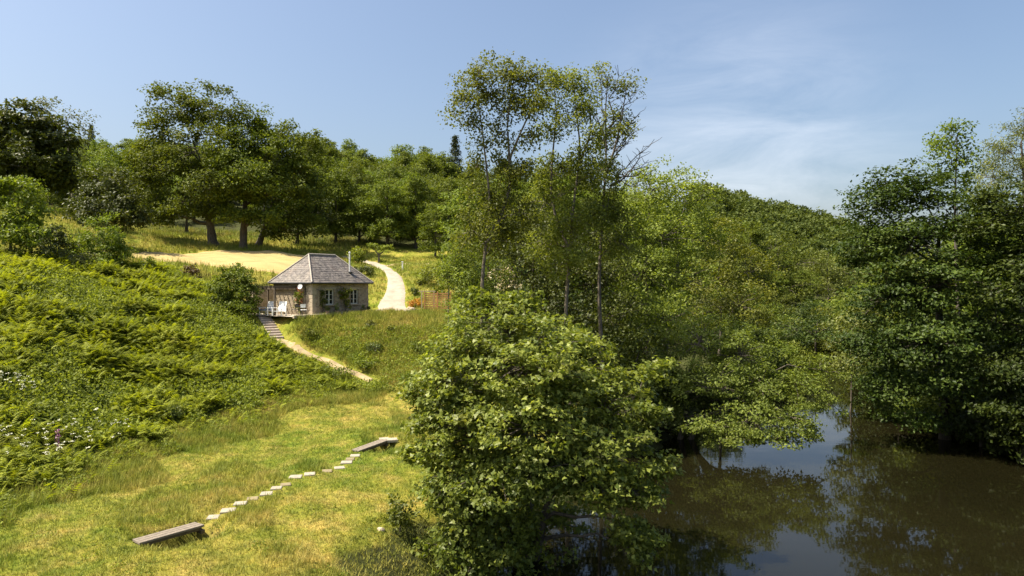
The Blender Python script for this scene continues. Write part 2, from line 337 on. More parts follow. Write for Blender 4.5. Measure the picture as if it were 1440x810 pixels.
# hay field
m, nt, p, out = mat_new('mown_hay')
gm = N(nt, 'ShaderNodeNewGeometry'); mp = N(nt, 'ShaderNodeMapping'); mp.inputs['Rotation'].default_value = (0, 0, 0.12); mp.inputs['Scale'].default_value = (0.06, 0.9, 0.3)
nt.links.new(gm.outputs['Position'], mp.inputs[0])
c = ramp(nt, noise(nt, 1.1, 5, 0.6, mp.outputs[0]), [(0.32, (0.30, 0.215, 0.075)), (0.5, (0.40, 0.295, 0.115)), (0.66, (0.30, 0.24, 0.075))])
nt.links.new(c, p.inputs['Base Color']); p.inputs['Roughness'].default_value = 0.95; bump(nt, p, noise(nt, 4, 6, 0.7), 0.6, 0.1)
FN = [XY(185, 67), XY(215, 66.5), XY(262, 67.5), XY(330, 66), XY(395, 65), XY(470, 70)]
FF = [XY(185, 71), XY(215, 76), XY(262, 80.5), XY(330, 84), XY(395, 85.5), XY(470, 84)]
ribbon('hay_field', FN, FF, 60, 26, 0.06, m, 'golden mown hay field above the cottage')
# dirt path below the steps
m = plain('dry_earth', (0.33, 0.25, 0.135), 0.95, 0.45, 1.6, bmp=0.6)
pth = [hit(388, 476)[:2], hit(405, 484)[:2], hit(450, 505)[:2], hit(490, 523)[:2], hit(522, 537)[:2]]
pl = [q + np.array([-0.24, -0.30]) for q in pth]; pr = [q + np.array([0.24, 0.30]) for q in pth]
ribbon('dirt_path', pl, pr, 30, 5, 0.05, m, 'worn dry earth path running down from the garden steps')

# ------------------------------------------------------------------ cottage
def stone_mat(name, c0, c1, c2, scale=4.2):
    m, nt, p, out = mat_new(name)
    tc = N(nt, 'ShaderNodeTexCoord'); mp = N(nt, 'ShaderNodeMapping'); mp.inputs['Scale'].default_value = (1, 1, 2.0)
    nt.links.new(tc.outputs['Object'], mp.inputs[0])
    v = N(nt, 'ShaderNodeTexVoronoi'); v.inputs['Scale'].default_value = scale; nt.links.new(mp.outputs[0], v.inputs['Vector'])
    e = N(nt, 'ShaderNodeTexVoronoi', feature='DISTANCE_TO_EDGE'); e.inputs['Scale'].default_value = scale; nt.links.new(mp.outputs[0], e.inputs['Vector'])
    sp = N(nt, 'ShaderNodeSeparateColor'); nt.links.new(v.outputs['Color'], sp.inputs[0])
    c = ramp(nt, sp.outputs[0], [(0.0, c0), (0.5, c1), (1.0, c2)])
    c = mixc(nt, ramp(nt, e.outputs['Distance'], [(0.0, (1, 1, 1)), (0.06, (0, 0, 0))]), c, (0.40, 0.34, 0.25))
    c = mixc(nt, 0.35, c, ramp(nt, noise(nt, 5, 6, 0.7), [(0.3, c0), (0.7, c2)]))
    nt.links.new(c, p.inputs['Base Color']); p.inputs['Roughness'].default_value = 0.9; bump(nt, p, ramp(nt, e.outputs['Distance'], [(0, (0, 0, 0)), (0.12, (1, 1, 1))]), 0.6, 0.04)
    return m
STONE = stone_mat('rubble_stone', (0.17, 0.13, 0.09), (0.32, 0.25, 0.17), (0.45, 0.37, 0.25))
DRESSED = plain('dressed_stone', (0.40, 0.33, 0.235), 0.85, 0.15, 5)
m, nt, p, out = mat_new('slate')
tc = N(nt, 'ShaderNodeTexCoord'); sx = N(nt, 'ShaderNodeSeparateXYZ'); nt.links.new(tc.outputs['Object'], sx.inputs[0])
wv = N(nt, 'ShaderNodeMath', operation='FRACT'); mu = N(nt, 'ShaderNodeMath', operation='MULTIPLY'); mu.inputs[1].default_value = 6.5
nt.links.new(sx.outputs[2], mu.inputs[0]); nt.links.new(mu.outputs[0], wv.inputs[0])
v = N(nt, 'ShaderNodeTexVoronoi'); v.inputs['Scale'].default_value = 6.5; nt.links.new(tc.outputs['Object'], v.inputs['Vector'])
sp = N(nt, 'ShaderNodeSeparateColor'); nt.links.new(v.outputs['Color'], sp.inputs[0])
c = ramp(nt, sp.outputs[0], [(0.0, (0.085, 0.074, 0.068)), (0.6, (0.155, 0.135, 0.122)), (1.0, (0.23, 0.20, 0.178))])
c = mixc(nt, ramp(nt, noise(nt, 1.6, 6, 0.7), [(0.5, (0, 0, 0)), (0.68, (0.6, 0.6, 0.6))]), c, (0.29, 0.25, 0.20))
c = mixc(nt, ramp(nt, noise(nt, 0.9, 6, 0.7), [(0.55, (0, 0, 0)), (0.7, (0.5, 0.5, 0.5))]), c, (0.16, 0.10, 0.075))
nt.links.new(c, p.inputs['Base Color']); p.inputs['Roughness'].default_value = 0.75; bump(nt, p, wv.outputs[0], 0.7, 0.03); SLATE = m
GLASS, nt, p, out = mat_new('window_glass'); p.inputs['Base Color'].default_value = (0.012, 0.014, 0.013, 1); p.inputs['Roughness'].default_value = 0.06
CREAM = plain('cream_paint', (0.72, 0.68, 0.56), 0.5, 0.06); WHITE = plain('white_paint', (0.80, 0.79, 0.75), 0.5, 0.05)
IRON = plain('dark_iron', (0.03, 0.03, 0.03), 0.5, 0.3); STEEL = plain('white_enamel_flue', (0.78, 0.78, 0.76), 0.35, 0.05)
GREYWOOD = plain('weathered_wood', (0.20, 0.165, 0.125), 0.85, 0.35, 9, bmp=0.4); BROWNWOOD = plain('brown_timber', (0.10, 0.075, 0.05), 0.85, 0.3, 6)
ORANGE = plain('new_orange_timber', (0.55, 0.27, 0.10), 0.7, 0.2, 5); PALEWOOD = plain('pale_timber', (0.50, 0.40, 0.24), 0.8, 0.2, 5)
AX = np.array([[E1[0], E1[1], 0], [E2[0], E2[1], 0], [0, 0, 1]])      # box axes aligned with the cottage
base = H3(HA / 2, HB / 2); WH = 2.52
cot = root('stone_cottage', base, 'small stone cottage with hipped slate roof and white flue', 'cottage')
def HL(a, b, z=0.0): return H3(a, b, z) - base
WINS = [(1.78, 1.38), (4.42, 1.38)]; WW, WHT = 0.86, 1.22                 # centre along the shaded wall, centre height
# walls: four slabs; the one to the river has two real openings
g = Geo(); T = 0.45
g.box(HL(T / 2, HB / 2, WH / 2 - 0.3), (T, HB - 2 * T, WH + 0.6), AX); g.box(HL(HA - T / 2, HB / 2, WH / 2 - 0.3), (T, HB - 2 * T, WH + 0.6), AX)
g.box(HL(HA / 2, HB - T / 2, WH / 2 - 0.3), (HA, T, WH + 0.6), AX)
edges = [0]
for c_, z_ in WINS: edges += [c_ - WW / 2, c_ + WW / 2]
edges.append(HA)
for i in range(0, len(edges), 2): g.box(HL((edges[i] + edges[i + 1]) / 2, T / 2, WH / 2 - 0.3), (edges[i + 1] - edges[i], T, WH + 0.6), AX)
for c_, z_ in WINS:
    g.box(HL(c_, T / 2, (z_ - WHT / 2 - 0.6) / 2), (WW, T, z_ - WHT / 2 + 0.6), AX); g.box(HL(c_, T / 2, (z_ + WHT / 2 + WH) / 2), (WW, T, WH - z_ - WHT / 2), AX)
part('wall', g, STONE, cot)
# quoins on the near corner
for k in range(8):
    ln = 0.42 if k % 2 else 0.28
    q = Geo().slab(HL(ln / 2 - 0.012, (0.70 - ln) / 2 - 0.012, 0.16 + k * 0.315), (ln, 0.70 - ln, 0.285), AX, 0.02); part('quoin', q, DRESSED, cot)
for c_, z_ in WINS:
    w = link('window', None, parent=cot); w.location = HL(c_, 0.16, z_)
    f = Geo(); f.box((0, 0, WHT / 2 - 0.035), (WW, 0.09, 0.07), AX); f.box((0, 0, -WHT / 2 + 0.035), (WW, 0.09, 0.07), AX)
    for s in (-1, 1): f.box(np.array([s * (WW / 2 - 0.035) * E1[0], s * (WW / 2 - 0.035) * E1[1], 0]), (0.07, 0.09, WHT - 0.14), AX)
    part('frame', f, CREAM, w)
    part('mullion', Geo().box((0, 0, 0), (0.09, 0.085, WHT - 0.14), AX), CREAM, w)
    for s in (-1, 1):
        cx = s * (WW / 4 - 0.007); o3 = np.array([cx * E1[0], cx * E1[1], 0]); dn = np.array([E2[0], E2[1], 0]) * 0.03
        part('pane', Geo().box(o3 + dn, (WW / 2 - 0.115, 0.012, WHT - 0.14), AX), GLASS, w)
        for zz in (-0.2, 0.2): part('glazing_bar', Geo().box(o3 + dn * 0.4 + np.array([0, 0, zz]), (WW / 2 - 0.115, 0.03, 0.03), AX), CREAM, w)
    part('sill', Geo().slab(np.array([-E2[0] * 0.17, -E2[1] * 0.17, -WHT / 2 - 0.04]), (WW + 0.2, 0.22, 0.08), AX), DRESSED, w)
    part('lintel', Geo().slab(np.array([-E2[0] * 0.165, -E2[1] * 0.165, WHT / 2 + 0.08]), (WW + 0.3, 0.03, 0.16), AX), DRESSED, w)
# roof: hipped, with thickness and uneven courses
OV = 0.28; RZ = WH + 2.28; RA0, RA1 = 1.62, HA - 1.55
ea, eb = (-OV, HA + OV), (-OV, HB + OV)
def roof_plane(g, e0, e1, r0, r1, rows=14, cols=10):
    # courses step like lapped slates
    for i in range(rows):
        for dz, t in ((0.03, i / rows), (0.0, (i + 1) / rows)): pass
        t0, t1 = i / rows, (i + 1) / rows
        A0, A1 = e0 + (r0 - e0) * t0, e1 + (r1 - e1) * t0; B0, B1 = e0 + (r0 - e0) * t1, e1 + (r1 - e1) * t1
        up = np.array([0, 0, 0.022]); s = np.linspace(0, 1, cols + 1)[:, None]
        jit = np.zeros((cols + 1, 3)); jit[:, 2] = rng.normal(0, 0.006, cols + 1)
        lo = A0 + (A1 - A0) * s + up + jit; hi = B0 + (B1 - B0) * s + jit * 0.3; un = A0 + (A1 - A0) * s - np.array([0, 0, 0.01])
        k = np.arange(cols)[:, None]; n = cols + 1
        g.add(np.concatenate([un, lo, hi]), np.concatenate([np.hstack([k, k + 1, n + k + 1, n + k]), np.hstack([n + k, n + k + 1, 2 * n + k + 1, 2 * n + k])]))
r = Geo(); c00, c10, c11, c01 = HL(ea[0], eb[0], WH), HL(ea[1], eb[0], WH), HL(ea[1], eb[1], WH), HL(ea[0], eb[1], WH)
q0, q1 = HL(RA0, HB / 2, RZ), HL(RA1, HB / 2, RZ)
roof_plane(r, c00, c10, q0, q1, 15, 24); roof_plane(r, c01, c00, q0, q0, 15, 18); roof_plane(r, c11, c01, q1, q0, 15, 24); roof_plane(r, c10, c11, q1, q1, 15, 18)
dz_ = np.array([0, 0, 0.03]); r.add([c00 - dz_, c10 - dz_, c11 - dz_, c01 - dz_, c00, c10, c11, c01], [[0, 3, 2, 1], [0, 1, 5, 4], [1, 2, 6, 5], [2, 3, 7, 6], [3, 0, 4, 7]])
roof = part('roof', r, SLATE, cot)
sof = Geo(); fz_ = WH - 0.075
sof.box(HL(HA / 2, -OV / 2 - 0.01, fz_), (HA + 2 * OV - 0.02, OV - 0.04, 0.05), AX); sof.box(HL(HA / 2, HB + OV / 2 + 0.01, fz_), (HA + 2 * OV - 0.02, OV - 0.04, 0.05), AX)
sof.box(HL(-OV / 2 - 0.01, HB / 2, fz_), (OV - 0.04, HB, 0.05), AX); sof.box(HL(HA + OV / 2 + 0.01, HB / 2, fz_), (OV - 0.04, HB, 0.05), AX)
part('soffit', sof, BROWNWOOD, roof)
hipm = plain('ridge_lead', (0.33, 0.29, 0.24), 0.7, 0.2, 4); up = np.array([0, 0, 0.045])
part('ridge', Geo().tube([q0 + up, q1 + up], 0.085, 8, True), hipm, roof)
for c_, q_ in ((c00, q0), (c01, q0), (c10, q1), (c11, q1)): part('hip', Geo().tube([c_ + up, (c_ + q_) / 2 + up, q_ + up], 0.06, 8, True), hipm, roof)
fa_, fb_ = 4.55, 0.72
fz = WH + 2.28 * (fb_ + OV) / (HB / 2 + OV)
part('flue', Geo().tube([HL(fa_, fb_, fz - 0.2), HL(fa_, fb_, fz + 1.62)], 0.06, 10, True), STEEL, cot)
part('flue_cowl', Geo().tube([HL(fa_, fb_, fz + 1.62), HL(fa_, fb_, fz + 1.70), HL(fa_, fb_, fz + 1.74)], [0.085, 0.085, 0.02], 10, True), STEEL, cot)
part('flashing', Geo().box(HL(fa_, fb_ - 0.12, fz + 0.02), (0.34, 0.40, 0.07), AX), IRON, roof)
gut = Geo().tube([HL(ea[0] - 0.05, eb[1], WH - 0.02), HL(ea[0] - 0.05, eb[0] - 0.05, WH - 0.02)], 0.055, 8, True); gut.tube([HL(ea[0] - 0.05, eb[0] - 0.05, WH - 0.02), HL(ea[1], eb[0] - 0.05, WH - 0.02)], 0.055, 8, True)
part('gutter', gut, IRON, cot)
part('downpipe', Geo().tube([HL(-0.3, 0.75, WH - 0.05), HL(-0.12, 0.75, WH - 0.3), HL(-0.07, 0.75, WH - 0.45), HL(-0.07, 0.75, 0.0)], 0.045, 8, True), IRON, cot)
# satellite dish
dsh = link('satellite_dish', None, parent=cot); dsh.location = HL(-0.35, 0.98, WH - 0.30)
g = Geo(); dn = np.array([-0.35, -0.9, 0.25]); dn /= np.linalg.norm(dn); da = np.cross(dn, [0, 0, 1]); da /= np.linalg.norm(da); db = np.cross(da, dn)
ringp = []
for j, rr in enumerate((0.0, 0.09, 0.17, 0.21)): ringp.append([rr * (math.cos(t) * da + math.sin(t) * db) + dn * rr * rr * 1.1 for t in np.linspace(0, 2 * math.pi, 17)[:-1]])
V = np.concatenate(ringp); fs = []
for j in range(3):
    for i in range(16): fs.append([j * 16 + i, j * 16 + (i + 1) % 16, (j + 1) * 16 + (i + 1) % 16, (j + 1) * 16 + i])
g.add(V, fs); part('dish', g, WHITE, dsh, True)
part('bracket', Geo().tube([(0, 0, -0.02), np.array([E1[0], E1[1], -0.1]) * 0.36], 0.02, 6), IRON, dsh); part('feed_arm', Geo().tube([db * -0.25, dn * 0.28], 0.012, 5), IRON, dsh)

# patio and its pale kerb
g = Geo(); P4 = [H3(-2.5, -0.75, 0), H3(6.6, -0.75, 0), H3(6.6, -0.02, 0), H3(-0.02, -0.02, 0), H3(-0.02, 6.2, 0), H3(-2.5, 6.2, 0)]
g.add(P4, [[0, 1, 2, 3], [0, 3, 4, 5]]); tag(link('patio', g.mesh('patio'), plain('patio_gravel', (0.46, 0.40, 0.31), 0.9, 0.2, 3)), 'pale gravel patio around the cottage', kind='structure')
kb = root('patio_kerb', H3(2, -0.8, 0), 'low pale stone kerb along the patio edge above the bank', 'kerb')
for k in range(10):
    part('kerb_stone', Geo().slab(H3(-2.05 + k * 0.92, -0.84, 0.0) - H3(2, -0.8, 0), (0.88, 0.18, 0.24), AX, 0.03), DRESSED, kb)

# ------------------------------------------------------------------ leaves and trees
def ball(n):
    v = rng.normal(size=(n, 3)); return v / np.linalg.norm(v, axis=1)[:, None]
def leaf_cloud(g, cents, rc, per, size, tmpl=KITE, flat=0.6, up=0.7, outc=None, svar=0.3, droop=0.0):
    cents = np.asarray(cents, float); n = len(cents) * per; rc = np.repeat(np.broadcast_to(rc, (len(cents),)), per)
    C = np.repeat(cents, per, 0); u = ball(n); rad = rng.random(n) ** 0.5 * rc; off = u * rad[:, None]; off[:, 2] *= flat
    P = C + off; nr = rng.normal(size=(n, 3)) * 0.75 + np.array([0, 0, up])
    if outc is not None:
        o = P - outc; o /= np.linalg.norm(o, axis=1)[:, None] + 1e-6; nr += o * 0.55
    fr = frames(nr, rng.random(n) * 6.283)
    if droop: fr[:, 0, 2] -= droop
    stamp(g, tmpl[0], tmpl[1], P, fr, size * rng.uniform(1 - svar, 1 + svar, n))
def lobe_clusters(c, r, n, shell=3.0, low=-0.75):
    u = ball(int(n * 1.35)); u = u[u[:, 2] > low][:n]
    ph = rng.random(6) * 6.28
    w = 1 + 0.16 * np.sin(3 * u[:, 0] + ph[0]) * np.sin(4 * u[:, 2] + ph[1]) + 0.12 * np.sin(6 * u[:, 1] + ph[2]) + 0.08 * np.sin(9 * u[:, 0] + ph[3])
    rad = rng.random(len(u)) ** (1 / shell) * w
    return np.asarray(c) + u * rad[:, None] * np.asarray(r)
def wob_path(a, b, n=6, wob=0.08, arch=0.12):
    a = np.asarray(a, float); b = np.asarray(b, float); t = np.linspace(0, 1, n)[:, None]; L_ = np.linalg.norm(b - a)
    P = a + (b - a) * t + np.sin(math.pi * t) * np.array([0, 0, arch * L_])
    P[1:-1] += rng.normal(size=(n - 2, 3)) * wob * L_ / 3
    return P
def grow(stems, lobes, leaf, twig=0.5, limb_r=0.5, sides=7, trunk_only=False):
    """stems: [(pts, r0, r1)], lobes: [(centre, radii, clusters)]; returns trunk and crown geometry"""
    tg, cg = Geo(), Geo(); nodes = []
    for pts, r0, r1 in stems:
        Q = smooth_line(pts, max(10, len(pts) * 4)); R = np.linspace(r0, r1, len(Q)) * (1 + 0.05 * rng.normal(size=len(Q)))
        R[0] *= 1.35; tg.tube(Q, R, sides); nodes += [(q, r_) for q, r_ in zip(Q, R)]
    NP = np.array([q for q, _ in nodes]); NR = np.array([r_ for _, r_ in nodes])
    allc = np.array([l[0] for l in lobes]).mean(0)
    for c, r, n in lobes:
        c = np.asarray(c, float); d = np.linalg.norm(NP - c, axis=1) + np.where(NP[:, 2] > c[2] - 0.1 * np.linalg.norm(r), 3.0 * np.linalg.norm(r), 0)
        k = int(d.argmin()); lp = wob_path(NP[k], c, 7, 0.10, 0.08); lr = np.linspace(min(NR[k] * 0.75, limb_r), max(0.012, 0.15 * min(NR[k], limb_r)), 7)
        tg.tube(lp, lr, max(5, sides - 2))
        cl = lobe_clusters(c, r, n, leaf.get('shell', 3.0), leaf.get('low', -0.75))
        ln = np.concatenate([lp[2:], (lp[3:] + lp[2:-1]) / 2])
        for q in cl[rng.random(len(cl)) < twig]:
            j = int(np.linalg.norm(ln - q, axis=1).argmin()); tg.tube(wob_path(ln[j], q, 4, 0.12, 0.05), [lr[3] * 0.45 + 0.006, lr[3] * 0.35 + 0.005, lr[3] * 0.22 + 0.004, 0.006], 4)
        leaf_cloud(cg, cl, leaf['rc'] * rng.uniform(0.7, 1.25, len(cl)), leaf['per'], leaf['size'], leaf.get('tmpl', KITE), leaf.get('flat', 0.6), leaf.get('up', 0.7), c * 0.6 + allc * 0.4, droop=leaf.get('droop', 0))
    return tg, cg
def tree(name, label, cat, base, stems, lobes, leaf, lm, bm, group=None, **kw):
    base = np.asarray(base, float)
    tg, cg = grow([([np.asarray(q, float) - base for q in s], a, b) for s, a, b in stems], [(np.asarray(c, float) - base, r, n) for c, r, n in lobes], leaf, **kw)
    o = root(name, base, label, cat, group)
    part('trunk', tg, bm, o, True); part('crown', cg, lm, o); return o
def plobe(px, py, rx, ry, d, n, depth=None):
    # a bough of the crown, seen in the photograph at a distance d
    s = d / FPX; return (at(px, py, d), (rx * s, (depth if depth else 0.5 * (rx + ry) * s), ry * s), n)
def gbase(px, d): x = (px - 720) / FPX * d; return np.array([x, d, z1(x, d) - 0.1])

BARK = bark_mat('grey_bark', (0.05, 0.04, 0.03), (0.16, 0.13, 0.10)); BARK_PALE = bark_mat('pale_bark', (0.06, 0.048, 0.036), (0.22, 0.18, 0.14)); BARK_DARK = bark_mat('dark_bark', (0.025, 0.02, 0.015), (0.08, 0.065, 0.045))
LM = {
 'maple': leaf_mat('sycamore_leaf', (0.060, 0.090, 0.020), (0.160, 0.192, 0.046), 0.42, 0.45, 0.30, 0.55, (0.22, 0.205, 0.045)),
 'alder': leaf_mat('alder_leaf', (0.074, 0.106, 0.021), (0.155, 0.190, 0.042), 0.44, 0.5, 0.25),
 'willow': leaf_mat('willow_leaf', (0.078, 0.118, 0.026), (0.146, 0.192, 0.048), 0.42, 0.5, 0.22, 0.2, (0.19, 0.15, 0.06)),
 'oak': leaf_mat('oak_leaf', (0.050, 0.080, 0.012), (0.106, 0.138, 0.020), 0.38, 0.55, 0.2),
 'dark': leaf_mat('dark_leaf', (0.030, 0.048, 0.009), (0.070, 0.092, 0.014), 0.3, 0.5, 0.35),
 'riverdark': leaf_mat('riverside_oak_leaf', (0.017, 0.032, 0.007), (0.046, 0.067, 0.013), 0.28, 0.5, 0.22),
 'bush': leaf_mat('bush_leaf', (0.060, 0.092, 0.013), (0.125, 0.162, 0.024), 0.37, 0.5, 0.28),
 'lime': leaf_mat('lime_leaf', (0.085, 0.118, 0.020), (0.155, 0.185, 0.032), 0.4, 0.5, 0.3),
 'grey': leaf_mat('grey_leaf', (0.070, 0.094, 0.026), (0.130, 0.156, 0.046), 0.35, 0.5, 0.35),
 'red': leaf_mat('copper_leaf', (0.05, 0.035, 0.018), (0.10, 0.070, 0.030), 0.3, 0.5, 0.35),
 'conifer': leaf_mat('spruce_needle', (0.022, 0.036, 0.012), (0.045, 0.062, 0.020), 0.15, 0.6, 0.3),
 'forest': leaf_mat('forest_leaf', (0.058, 0.090, 0.016), (0.116, 0.152, 0.028), 0.37, 0.55, 0.2),
}

# --- sycamore leaning over the water in front
b = gbase(742, 21.5); S = 21.0
tree('sycamore_tree', 'broad bushy sycamore with lobed leaves standing at the water edge in front', 'tree', b,
     [([b, b + [0.15, -0.1, 1.2], at(735, 640, 21), at(722, 560, 21.3), at(715, 480, 21.6)], 0.22, 0.05),
      ([b + [0.2, 0, 0.2], at(770, 700, 20.6), at(820, 640, 20.5), at(870, 610, 20.3)], 0.15, 0.04), ([b + [-.2, 0, .2], at(700, 690, 20.5), at(665, 630, 20.2), at(640, 590, 20.2)], 0.13, 0.04)],
     [plobe(705, 455, 75, 42, 22.0, 65, 1.9), plobe(655, 520, 72, 70, 20.8, 85, 1.7), plobe(745, 515, 90, 70, 20.4, 120, 1.8), plobe(660, 610, 82, 70, 20.0, 110, 1.6), plobe(835, 555, 88, 42, 20.8, 95, 1.7),
      plobe(750, 600, 90, 65, 19.6, 120, 1.4), plobe(850, 625, 80, 42, 20.0, 90, 1.5), plobe(880, 690, 52, 34, 19.6, 50, 1.0), plobe(893, 748, 34, 27, 19.4, 26, 0.6), plobe(840, 680, 50, 28, 19.4, 34, 0.8),
      plobe(700, 670, 85, 36, 19.4, 80, 1.2), plobe(655, 730, 42, 62, 19.6, 60, 1.0), plobe(690, 780, 40, 40, 19.8, 30, 0.8), plobe(912, 520, 30, 16, 21, 16, 0.6), plobe(930, 660, 22, 16, 19.8, 10, 0.5), plobe(925, 585, 24, 15, 20.4, 11, 0.5), plobe(590, 640, 20, 16, 20.2, 9, 0.5), plobe(585, 560, 16, 18, 20.8, 8, 0.5), plobe(612, 690, 22, 18, 20, 10, 0.5), plobe(740, 425, 26, 16, 22.2, 9, 0.6), plobe(900, 780, 24, 14, 19.4, 8, 0.4), plobe(612, 600, 38, 40, 20.4, 28, 0.9), plobe(690, 430, 40, 26, 22.3, 20, 0.9),
      plobe(740, 560, 120, 110, 22.6, 70, 1.8), plobe(640, 670, 46, 50, 19.8, 46, 1.0), plobe(745, 665, 80, 34, 19.2, 60, 1.0), plobe(615, 545, 34, 50, 20.8, 34, 1.0), plobe(700, 720, 60, 40, 20.2, 40, 1.0), plobe(800, 520, 80, 50, 21.6, 60, 1.5), plobe(790, 470, 50, 30, 22.4, 24, 1.0), plobe(625, 770, 30, 36, 19.8, 20, 0.7), plobe(715, 765, 55, 36, 20.4, 36, 0.9), plobe(770, 730, 60, 34, 21.4, 34, 1.0), plobe(660, 790, 40, 30, 19.6, 26, 0.7), plobe(760, 790, 50, 24, 21.6, 18, 0.8)],
     dict(rc=0.44, per=40, size=0.148, tmpl=MAPLE, flat=0.42, up=0.95, shell=3.0, low=-0.9), LM['maple'], BARK, twig=0.6, limb_r=0.07)

# --- tall open alders above it
def sprays(stem_px, d):
    return [at(x, y, d + 0.0) for x, y in stem_px]
AL = dict(rc=0.66, per=58, size=0.150, flat=0.75, up=0.6, shell=2.2, low=-1, tmpl=KITE)
b = gbase(684, 34)
tree('alder_tree', 'tall thin alder with two pale stems and open airy crown above the sycamore', 'tree', b,
     [([b, at(677, 404, 34), at(684, 333, 34), at(690, 290, 34), at(686, 252, 34), at(679, 190, 34), at(672, 140, 34.3)], 0.14, 0.025),
      ([at(682, 345, 34), at(702, 312, 34.2), at(718, 262, 34.4), at(716, 215, 34.5), at(713, 170, 34.5), at(722, 115, 34.5)], 0.11, 0.02),
      ([at(716, 225, 34.5), at(735, 180, 34.0), at(755, 140, 33.8)], 0.07, 0.02)],
     [plobe(684, 205, 14, 18, 34, 5), plobe(716, 280, 16, 18, 34.3, 6), plobe(690, 295, 16, 20, 34, 7), plobe(640, 160, 14, 12, 33.6, 3), plobe(770, 130, 12, 14, 33.6, 4), plobe(700, 230, 22, 20, 34.6, 8), plobe(672, 235, 18, 22, 34, 7), plobe(740, 235, 22, 20, 34.2, 8), plobe(694, 345, 26, 26, 34.6, 12), plobe(672, 105, 34, 26, 34, 23), plobe(655, 140, 24, 22, 33.6, 14), plobe(690, 130, 28, 24, 34.6, 16), plobe(664, 175, 20, 14, 34, 8), plobe(718, 105, 26, 26, 34.4, 19), plobe(745, 110, 22, 20, 34, 14), plobe(728, 145, 30, 24, 34.6, 19),
      plobe(752, 150, 22, 20, 33.6, 13), plobe(706, 190, 26, 24, 35, 13), plobe(745, 190, 18, 14, 34, 7), plobe(680, 275, 26, 24, 34.5, 14), plobe(720, 250, 26, 22, 34, 13), plobe(705, 320, 36, 30, 35, 23), plobe(664, 325, 30, 34, 33.4, 22), plobe(735, 300, 28, 26, 34, 16)],
     AL, LM['alder'], BARK_PALE, twig=0.9, limb_r=0.05)
b = gbase(805, 36)
tree('alder_tree', 'tall alder with crooked central stem rising beside the two-stemmed one', 'tree', b,
     [([b, at(795, 440, 36), at(802, 343, 36), at(806, 290, 36), at(811, 252, 36), at(817, 217, 36), at(812, 170, 36), at(806, 120, 36)], 0.14, 0.025),
      ([at(800, 350, 36), at(782, 310, 36.3), at(774, 272, 36.4), at(777, 217, 36.6), at(783, 160, 36.6), at(778, 115, 36.5)], 0.09, 0.02), ([at(815, 230, 36), at(832, 185, 35.6), at(828, 140, 35.4)], 0.07, 0.02)],
     [plobe(770, 235, 22, 22, 36.6, 9), plobe(812, 215, 24, 20, 36, 9), plobe(790, 275, 28, 22, 36, 11), plobe(835, 225, 20, 18, 35.6, 7), plobe(785, 110, 30, 22, 36.4, 20), plobe(768, 145, 24, 24, 36.6, 14), plobe(808, 125, 26, 26, 36, 17), plobe(800, 165, 26, 22, 36, 14), plobe(825, 150, 22, 26, 35.4, 14), plobe(775, 185, 20, 22, 37, 11), plobe(832, 195, 24, 18, 35.4, 11),
      plobe(790, 240, 28, 22, 36.5, 14), plobe(825, 250, 28, 22, 35.7, 16), plobe(765, 285, 34, 30, 37, 22), plobe(805, 310, 38, 30, 35.6, 28), plobe(770, 340, 34, 34, 36.6, 28), plobe(835, 300, 30, 28, 36.6, 20), plobe(800, 370, 36, 28, 35.4, 25)],
     AL, LM['alder'], BARK_PALE, twig=0.9, limb_r=0.05)
b = gbase(850, 38)
o = tree('alder_tree', 'half-bare alder with dead twigs reaching out at its top', 'tree', b,
     [([b, at(842, 400, 38), at(846, 320, 38), at(850, 260, 38), at(853, 212, 38), at(850, 160, 38), at(855, 110, 38)], 0.14, 0.025),
      ([at(850, 250, 38), at(866, 205, 37.7), at(875, 160, 37.5), at(882, 115, 37.5)], 0.08, 0.015)],
     [plobe(848, 265, 20, 18, 38, 8), plobe(868, 300, 22, 20, 38, 9), plobe(853, 112, 20, 18, 38, 10), plobe(882, 122, 18, 16, 37.5, 8), plobe(868, 165, 22, 22, 38, 10), plobe(850, 190, 24, 28, 38.5, 16), plobe(848, 240, 34, 26, 38, 22), plobe(880, 185, 14, 12, 37.4, 5), plobe(855, 290, 36, 30, 37.4, 25), plobe(870, 340, 40, 30, 37.8, 28)],
     AL, LM['alder'], BARK, twig=0.95, limb_r=0.05)
g = Geo(); bb = np.array(b)
for st, ends in (((857, 262), [(905, 205), (912, 225), (920, 196)]), ((853, 235), [(893, 178), (900, 160), (880, 190)]), ((855, 180), [(868, 92), (890, 130)]), ((850, 250), [(918, 240), (897, 262)]), ((850, 200), [(835, 120), (842, 105)])):
    for e in ends:
        pp = wob_path(at(*st, 38), at(*e, 37.6), 9, 0.10, -0.05); g.tube(pp - bb, np.linspace(0.05, 0.012, 9), 5)
        for k in (3, 4, 5, 6, 7):
            for s in (-1, 1):
                g.tube(wob_path(pp[k], pp[k] + np.array([s * 0.45 + 0.2, rng.normal() * 0.3, rng.uniform(0.1, 0.7)]), 5, 0.1, 0.0) - bb, np.linspace(0.018, 0.007, 5), 4)
part('dead_branch', g, BARK, o, True)

